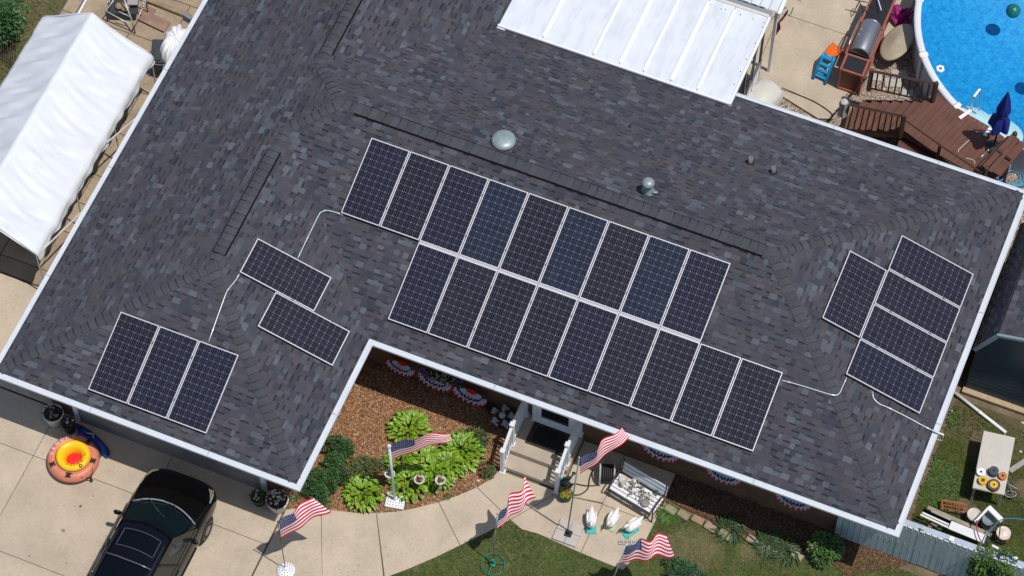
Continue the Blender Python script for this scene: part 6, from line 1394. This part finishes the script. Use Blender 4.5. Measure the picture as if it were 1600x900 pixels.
for (xa, za), (xb, zb) in zip(prof_[:-1], prof_[1:]):
    if abs(xb - xa) < .3: continue
    a = Vector((xa, 0, za)); b = Vector((xb, 0, zb)); d = (b - a); L_ = d.length; d.normalize(); n = Vector((-d.z, 0, d.x)); fl = 1 if d.z > 0 else -1
    mb = MB(); vs = [(p.x + n.x * q, y, p.z + n.z * q) for y in (yf - .12, yb_) for p in (a, b) for q in (0, .05)]; mb.add(vs, [(0, 2, 3, 1), (4, 5, 7, 6), (1, 3, 7, 5), (0, 4, 6, 2), (0, 1, 5, 4), (2, 6, 7, 3)]); mb.build('roof_deck', mat('roof_deck', (0, 0, 0)), sh)
    mb = MB(); mb.bbox(((xa + xb) / 2, yf - .14, (za + zb) / 2 + .01), (L_ + .03, .07, .10), .01, ry=-math.atan2(zb - za, xb - xa)); mb.build('rake_trim', M_srf, sh)
    if xa > 23: continue
    mb = MB(); t = 0; low = a if fl > 0 else b; updir = d * fl; nn = n
    while t < L_ - .02:
        y = yf - .1; tooth = False
        while y < yb_:
            wd = random.choice((.1, .13, .16)) ; y2 = min(y + wd, yb_); c = random.choices(pc, pw)[0]; mb.cc = tuple(v * 1.1 for v in c); h = .056 + (.009 if tooth else .003); t2 = min(t + EX, L_)
            q0 = low + updir * t; q1 = low + updir * t2
            pts = [(q0, y, h), (q0, y2, h), (q1, y2, .053), (q1, y, .053)]; top = [(q.x + nn.x * hh, yy, q.z + nn.z * hh) for q, yy, hh in pts]; bot = [(q.x + nn.x * .05, yy, q.z + nn.z * .05) for q, yy, hh in pts]
            mb.add(top + bot, [(0, 1, 2, 3), (4, 5, 1, 0), (0, 3, 7, 4), (1, 5, 6, 2)]); y = y2; tooth = not tooth
        t += EX
    mb.build('shingles', M_shing, sh)['kind'] = 'stuff'
# ------------------------------------------------------------------ GREY PICKET FENCE at the lower right
fn = thing('picket_fence', 'weathered grey board fence with white tipped tops at the lower right', 'fence', (0, 0, 0)); M_fn = mat('fence_grey', (.42, .50, .505), .8, .14, 5, rand=.07, stain=((.16, .19, .19), 5, .58, .5)); M_ft = mat('fence_tip', (.62, .63, .64), .6, .1, 12)
fa, fb2 = Vector((19.35, .80)), Vector((24.6, .80)); nfl = 36; FH = 1.72
for i in range(nfl):
    x = fa.x + (fb2.x - fa.x) * i / nfl; wd = .142; mb = MB(); h = FH + random.uniform(-.015, .015); y = .80 + random.uniform(-.006, .006)
    mb.add([(x + .003, y - .011, .03), (x + wd - .003, y - .011, .03), (x + wd - .003, y - .011, h - .03), (x + wd - .03, y - .011, h), (x + .03, y - .011, h), (x + .003, y - .011, h - .03)] + [(x + .003, y + .011, .03), (x + wd - .003, y + .011, .03), (x + wd - .003, y + .011, h - .03), (x + wd - .03, y + .011, h), (x + .03, y + .011, h), (x + .003, y + .011, h - .03)], [(0, 1, 2, 3, 4, 5), (11, 10, 9, 8, 7, 6)] + [(k, 6 + k, 6 + (k + 1) % 6, (k + 1) % 6) for k in range(6)])
    b_ = mb.build('picket', M_fn, fn)
    mb = MB(); mb.bbox((x + wd / 2, y, h + .008), (wd * .72, .032, .016), .004); mb.build('tip', M_ft, b_)
for z in (.35, 1.45): mb = MB(); mb.bbox(((fa.x + fb2.x) / 2, .845, z), (fb2.x - fa.x, .05, .09), .006); mb.build('rail', M_fn, fn)
for x in (19.4, 21.3, 23.2): mb = MB(); mb.bbox((x, .90, .87), (.09, .09, 1.7), .01); mb.build('post', M_fn, fn)
mb = MB(); mb.bbox((P(1490, 833, 1.75).x, .86, 1.77), (.12, .12, .07), .015); mb.build('post_cap', M_white, fn)
mb = MB(); mb.bbox((22.0, .98, 1.52), (4.4, .15, .05), .01, rx=.15); tag(mb.build('siding_strip', mat('blue_grey_strip', (.36, .42, .53), .5, .08, 4), None), 'long blue grey siding strip laid along the back of the fence top', 'siding')
for i, (px, py) in enumerate(((1357, 833), (1366, 835), (1375, 838), (1385, 841), (1394, 843), (1404, 847), (1413, 850), (1490, 864), (1500, 866), (1510, 869))):
    q = Pwall(px, py, .785); mb = MB(); mb.bbox((q.x, .782, q.z), (.014, .012, .10 if i < 7 else .03), .003); mb.build('white_mark', M_ft, fn)
# ------------------------------------------------------------------ WORK TABLE WITH SPOOLS
tq = [P(*q, .78) for q in ((1537, 673), (1586, 684), (1569, 772), (1520, 762))]; cx = sum((q.x for q in tq)) / 4; cy = sum((q.y for q in tq)) / 4
lw = (tq[1] - tq[0]).length; ll = (tq[3] - tq[0]).length; trz = math.atan2((tq[1] - tq[0]).y, (tq[1] - tq[0]).x)
tbt = thing('work_table', 'old white topped work table standing in the weeds right of the house', 'table', (cx, cy, .0), trz)
mb = MB(); mb.bbox((0, 0, .765), (lw, ll, .035), .006); mb.build('table_top', mat('table_top', (.52, .50, .45), .7, .08, 3, stain=((.22, .22, .22), 2.6, .60, .6)), tbt)
mb = MB(); mb.bbox((0, 0, .742), (lw + .012, ll + .012, .012), .003); mb.build('edge_band', mat('edge_tan', (.40, .30, .18), .7), tbt)
for x in (-1, 1):
    for y in (-1, 1): mb = MB(); mb.bbox((x * (lw / 2 - .06), y * (ll / 2 - .08), .37), (.06, .06, .735), .006); mb.build('leg', mat('weathered_grey', (0, 0, 0)), tbt)
def spool(px, py, r, h, m1, m2, label, z=.785, core=None, rim=.018):
    p = P(px, py, z + h); o = thing('wire_spool', label, 'spool', (p.x, p.y, z), group='spools standing on the work table')
    mb = MB(); mb.lathe([(.03, h), (r, h), (r, h - rim), (.03, h - rim)], (0, 0, 0), 28); mb.lathe([(r, 0), (r, rim), (.03, rim)], (0, 0, 0), 28); mb.build('flange', m1, o)
    mb = MB(); mb.lathe([(r * .86, rim), (r * .88, h * .5), (r * .86, h - rim)], (0, 0, 0), 24); mb.build('winding', m2, o, True)
    if core: mb = MB(); mb.lathe([(.02, h + .002), (core[0], h + .003), (core[0], h - .01)], (0, 0, 0), 20); mb.lathe([(.0, h - .0), (.024, h + .0045), (.024, h)], (0, 0, 0), 12); mb.build('hub', core[1], o)
    mb = MB(); mb.lathe([(0, h + .003), (.022, h + .006), (.03, h + .0)], (0, 0, 0), 12); mb.build('core_hole', M_black, o); return o
Mor, Mye = mat('copper_orange', (.50, .17, .05), .5, .15, 15), mat('spool_yellow', (.68, .42, .015), .45, .08, 10); Mdg = mat('spool_slate', (.045, .06, .08), .5, .1, 8); Mbr2 = mat('spool_brown', (.10, .05, .03), .5, .15, 10)
spool(1533, 737, .105, .10, M_white, Mor, 'white topped spool at the left end of the row, behind the small yellow one')
spool(1553, 735, .115, .16, Mdg, Mdg, 'tall slate grey spool in the middle of the work table')
spool(1567, 743, .10, .09, Mor, Mor, 'copper orange spool at the right edge of the work table')
spool(1536, 750, .105, .12, Mye, M_steel, 'smaller yellow spool at the front left corner of the work table', core=(.055, mat('ring_gold', (.25, .13, .02), .4)))
spool(1553, 757, .15, .10, Mbr2, Mbr2, 'large brown rimmed spool with a yellow hub at the front of the work table', core=(.095, Mye))
# bits leaning right of the table
for i, (a, b, za, zb, r_) in enumerate((((1575, 741), (1592, 768), .75, .1, .014), ((1572, 746), (1584, 776), .7, .1, .01), ((1578, 750), (1571, 778), .6, .05, .012), ((1568, 752), (1590, 764), .5, .3, .01), ((1570, 772), (1588, 775), .1, .12, .02))):
    mb = MB(); mb.tube([P(*a, za), P(*b, zb)], r_, 6); tag(mb.build('metal_rod', M_steel if i % 2 == 0 else mat('weathered_grey', (0, 0, 0)), None), ('long grey rod leaning on the right edge of the work table', 'thin rod leaning beside the orange spool', 'rod leaning at the front right table corner', 'short rod crossing the leaning bundle', 'grey bar lying at the foot of the leaning bundle')[i], 'rod', 'rods leaning beside the work table')
mb = MB(); mb.tube([P(1579 + 9 * math.cos(t * .6), 772 + 5 * math.sin(t * .6), .05 + .01 * t) for t in range(24)], .012, 5); tag(mb.build('wire_coil', mat('weathered_grey', (0, 0, 0)), None, True), 'loose coil of grey wire on the ground below the work table', 'coil')
plank(P(1577, 738), P(1604, 720), .13, .03, .06, mat('weathered_grey', (0, 0, 0)), 'grey board on the ground right of the work table')
mb = MB(); a_, b_ = P(1490, 612, .10), P(1572, 676, .07); mb.tube([a_, b_], .04, 12); mb.tube([a_.lerp(b_, .48), a_.lerp(b_, .52)], .047, 12); tag(mb.build('downspout_pipe', M_white, None, True), 'white drain pipe running out from the house corner across the side yard', 'pipe')
for i, (px, py, s_) in enumerate(((1546, 680, .0), (1550, 688, .02), (1595, 705, .03), (1488, 642, .03), (1570, 678, .02), (1598, 660, .03))):
    if s_ == 0: continue
    p = P(px, py, .03); mb = MB(); mb.ball((0, 0, s_ * .5), s_ * 1.2, 7, 5, 1.3, .8, .6); o = mb.build('rubble', mat('white_stone', (0, 0, 0)), None, False, (p.x, p.y, .0)); o['kind'] = 'stuff'; o['label'] = 'small pale bit of rubble in the side yard'
# junk behind the fence
rk = thing('rusty_rack', 'rust orange wire rack lying on the ground above the white boards', 'rack', (0, 0, 0)); M_ru = mat('rust_orange', (.36, .11, .045), .8, .25, 20)
for a, b in (((1472, 781), (1511, 789)), ((1472, 788), (1511, 795)), ((1472, 781), (1472, 797)), ((1511, 789), (1508, 801)), ((1473, 793), (1508, 801))): mb = MB(); mb.tube([P(*a, .25), P(*b, .25)], .022 if a[1] < 783 else .012, 6); mb.build('bar', M_ru, rk)
for k in range(9): mb = MB(); mb.tube([P(1473 + 4.3 * k, 781 + .9 * k, .25), P(1473 + 4.3 * k, 788 + .9 * k, .22)], .008, 4); mb.build('wire', M_ru, rk)
def board(a, b, wd, z, m, label, th=.03): plank(P(*a, z), P(*b, z), wd, th, z, m, label, 'board', 'board', 'boards stacked behind the fence')
M_bw = mat('board_white', (.70, .71, .74), .5, .05, 5); M_bg = mat('board_tan', (.30, .26, .19), .85, .2, 7)
board((1449, 793), (1549, 837), .10, .25, M_bg, 'long tan perforated rail behind the white boards', .06)
board((1441, 801), (1487, 822), .05, .38, M_bw, 'thin white strip, upper of the two at the left end of the stack')
board((1438, 804), (1483, 825), .05, .42, M_bw, 'thin white strip, lower of the two at the left end of the stack')
board((1455, 798), (1486, 812), .07, .30, mat('weathered_grey', (0, 0, 0)), 'short grey strip between the tan rail and white strips')
board((1484, 820), (1540, 843), .23, .46, M_bw, 'wide white board on top of the stack behind the fence')
board((1550, 852), (1590, 873), .06, .45, M_bw, 'white strip reaching the right end of the fence')
board((1450, 822), (1470, 818), .10, .12, mat('weathered_ply', (0, 0, 0)), 'short rusty brown board end under the white strips')
def bucket(px, py, r, h, body, lid, label, dome=.0):
    p = P(px, py, h); o = thing('bucket', label, 'bucket', (p.x, p.y, 0), group='buckets behind the fence'); mb = MB(); mb.lathe([(0, 0), (r * .82, 0), (r * .96, h * .93), (r * .96, h)], (0, 0, 0), 28); mb.build('pail', body, o, True)
    mb = MB(); mb.lathe([(0, h + .015 + dome), (r * .5, h + .013 + dome * .75), (r * .86, h + .01 + dome * .1), (r * .9, h + .03), (r, h + .03), (r * 1.01, h - .03)], (0, 0, 0), 28); mb.build('lid', lid, o, True)
    mb = MB(); mb.tube([(r * 1.02, 0, h - .05), (r * .8, -r * .8, h - .12), (0, -r * 1.12, h - .16), (-r * .8, -r * .8, h - .12), (-r * 1.02, 0, h - .05)], .006, 5); mb.build('handle', M_steel, o); return o
bucket(1522, 804, .165, .36, mat('bucket_dark', (.05, .05, .05), .5), mat('lid_dirty', (.58, .52, .47), .6, .1, 8, stain=((.25, .2, .17), 9, .58, .6)), 'bucket with a stained white lid nearest the rusty rack')
bucket(1544, 812, .145, .30, mat('bucket_slate', (.10, .14, .17), .5), mat('lid_grey', (.20, .25, .28), .5, .08, 10), 'bucket with a blue grey lid inside the white bracket')
bucket(1568, 833, .17, .38, mat('bucket_black', (.03, .03, .03), .5), mat('lid_cream', (.66, .57, .50), .5, .06, 8), 'domed cream bucket at the right end behind the fence', .05)
mb = MB(); a_, b_, c_ = P(1524, 815, .55), P(1545, 793, .6), P(1565, 813, .55)
for a, b, wd in ((a_, b_, .06), (b_, c_, .13)): d = b - a; mb.bbox((a + b) / 2, (d.length + .04, wd, .05), .01, rz=math.atan2(d.y, d.x), ry=-math.asin(d.z / d.length))
tag(mb.build('corner_bracket', M_bw, None), 'white right angled bracket standing over the grey lidded bucket', 'bracket')
for pts, m, lb in ((((1527, 813), (1526, 825), (1530, 840), (1536, 850)), mat('hose_red', (.45, .03, .06), .45), 'thin red hose looping over the white board'), (((1600, 812), (1582, 810), (1565, 812), (1553, 822), (1543, 835), (1538, 848)), mat('hose_blue2', (.02, .16, .38), .45), 'thin blue hose running from the right edge over the buckets')):
    mb = MB(); mb.tube(curve_pts([P(x, y, .62) for x, y in pts], 6), .014, 6); tag(mb.build('thin_hose', m, None, True), lb, 'hose')
mb = MB(); mb.tube([P(1536, 850, .6), P(1560, 845, .6), P(1563, 822, .8)], .014, 6); tag(mb.build('bent_rod', M_black, None), 'black rod leaning on the domed cream bucket', 'rod')
mb = MB(); mb.tube([P(1483, 797, .2), P(1510, 801, .2)], .018, 6); tag(mb.build('pale_stick', mat('pale_timber', (0, 0, 0)), None), 'pale stick under the front edge of the rusty rack', 'stick')

# hood shut lines and cowl vents on the car
mb = MB(); mb.tube([(-.80, 1.18, 1.085), (-.86, 1.7, 1.03), (-.80, 2.1, .955), (-.55, 2.27, .90)], .006, 4); mb.tube([(.80, 1.18, 1.085), (.86, 1.7, 1.03), (.80, 2.1, .955), (.55, 2.27, .90)], .006, 4); mb.build('hood_gap', M_trim, car)
for x0_, x1_ in ((-.62, -.08), (.04, .70)):
    mb = MB(); mb.tube([(x0_ + (x1_ - x0_) * k / 6, 1.14 + .26 * (1 - (2 * (.5 + (x0_ + (x1_ - x0_) * k / 6) / 1.6) - 1) ** 2), 1.125) for k in range(7)], .020, 6); mb.build('cowl_vent', mat('cowl_pale', (.22, .24, .28), .35), car, True)
# leaf litter and granules lying on the roof and in the gutters
def litter(x, y, mb):
    z = roofz(x, y) + .015; c = random.choice(((.16, .11, .06), (.10, .09, .05), (.22, .18, .10), (.30, .29, .27))); mb.cc = c; s_ = random.uniform(.006, .016); a = random.uniform(0, 3)
    mb.add([(x + s_ * math.cos(a), y + s_ * math.sin(a), z), (x - s_ * .5 * math.sin(a), y + s_ * .5 * math.cos(a), z + .006), (x - s_ * math.cos(a), y - s_ * math.sin(a), z), (x + s_ * .5 * math.sin(a), y - s_ * .5 * math.cos(a), z + .004)], [(0, 1, 2, 3)])
o = scatter('roof_litter', M_attr, [(.2, -3.9), (7.7, -3.9), (7.7, .2), (20.7, .2), (20.7, 9.8), (.2, 9.8)], 260, litter); tag(o, 'tiny twigs and leaf bits scattered on the roof and gutters', 'litter', kind='stuff')
# gutter seams
for i, (x, y, rz_) in enumerate([(2.6, -A_ + .085, 0), (5.6, -A_ + .085, 0), (11.0, .085, 0), (14.2, .085, 0), (17.4, .085, 0), (.085, -1.2, R(90)), (.085, 2.1, R(90)), (.085, 5.2, R(90)), (C_ - .085, 3.1, R(90)), (C_ - .085, 6.3, R(90)), (15.9, D_ - .085, 0), (18.6, D_ - .085, 0), (B_ - .085, -2.0, R(90))]):
    mb = MB(); mb.bbox((0, 0, EH - .001), (.03, .15, .012), .003); mb.build('gutter_joint', mat('gutter_joint', (.46, .49, .53), .45), house, False, (x, y, 0), rz_)

def fleck(x, y, mb):
    s_ = random.uniform(.004, .014); c = random.uniform(.5, 1); mb.cc = (.20 * c, .17 * c, .13 * c); a = random.uniform(0, 6.28)
    mb.add([(x + s_ * math.cos(a + k * 1.257) * random.uniform(.7, 1.2), y + s_ * math.sin(a + k * 1.257), .0375) for k in range(5)], [(0, 1, 2, 3, 4)])
o = scatter('driveway_grit', M_attr, [(-5, -8.5), (7, -8.5), (7, -3.4), (-5, -3.4)], 420, fleck); tag(o, 'small dark specks and grit on the driveway', 'grit', kind='stuff')
o = scatter('walk_grit', M_attr, [(7.3, -3.9), (10, -3.2), (12, -1.6), (15, -1), (15, -1.8), (12.2, -1.9), (9.6, -4.3), (7.3, -7)], 200, fleck); tag(o, 'small dark specks and grit on the front walk', 'grit', kind='stuff')
def jweed(x, y, mb):
    for k in range(5): leafv(mb, (x, y, .025), rdir(.2, .8), random.uniform(.02, .05), .008, .3, (.07, .12, .03))
o = scatter('joint_weeds', M_leaf, [(-1.35, -.2), (-1.15, -.2), (-1.15, 8), (-1.35, 8)], 40, jweed); tag(o, 'tiny weeds in the joints of the side path', 'weeds', kind='stuff')
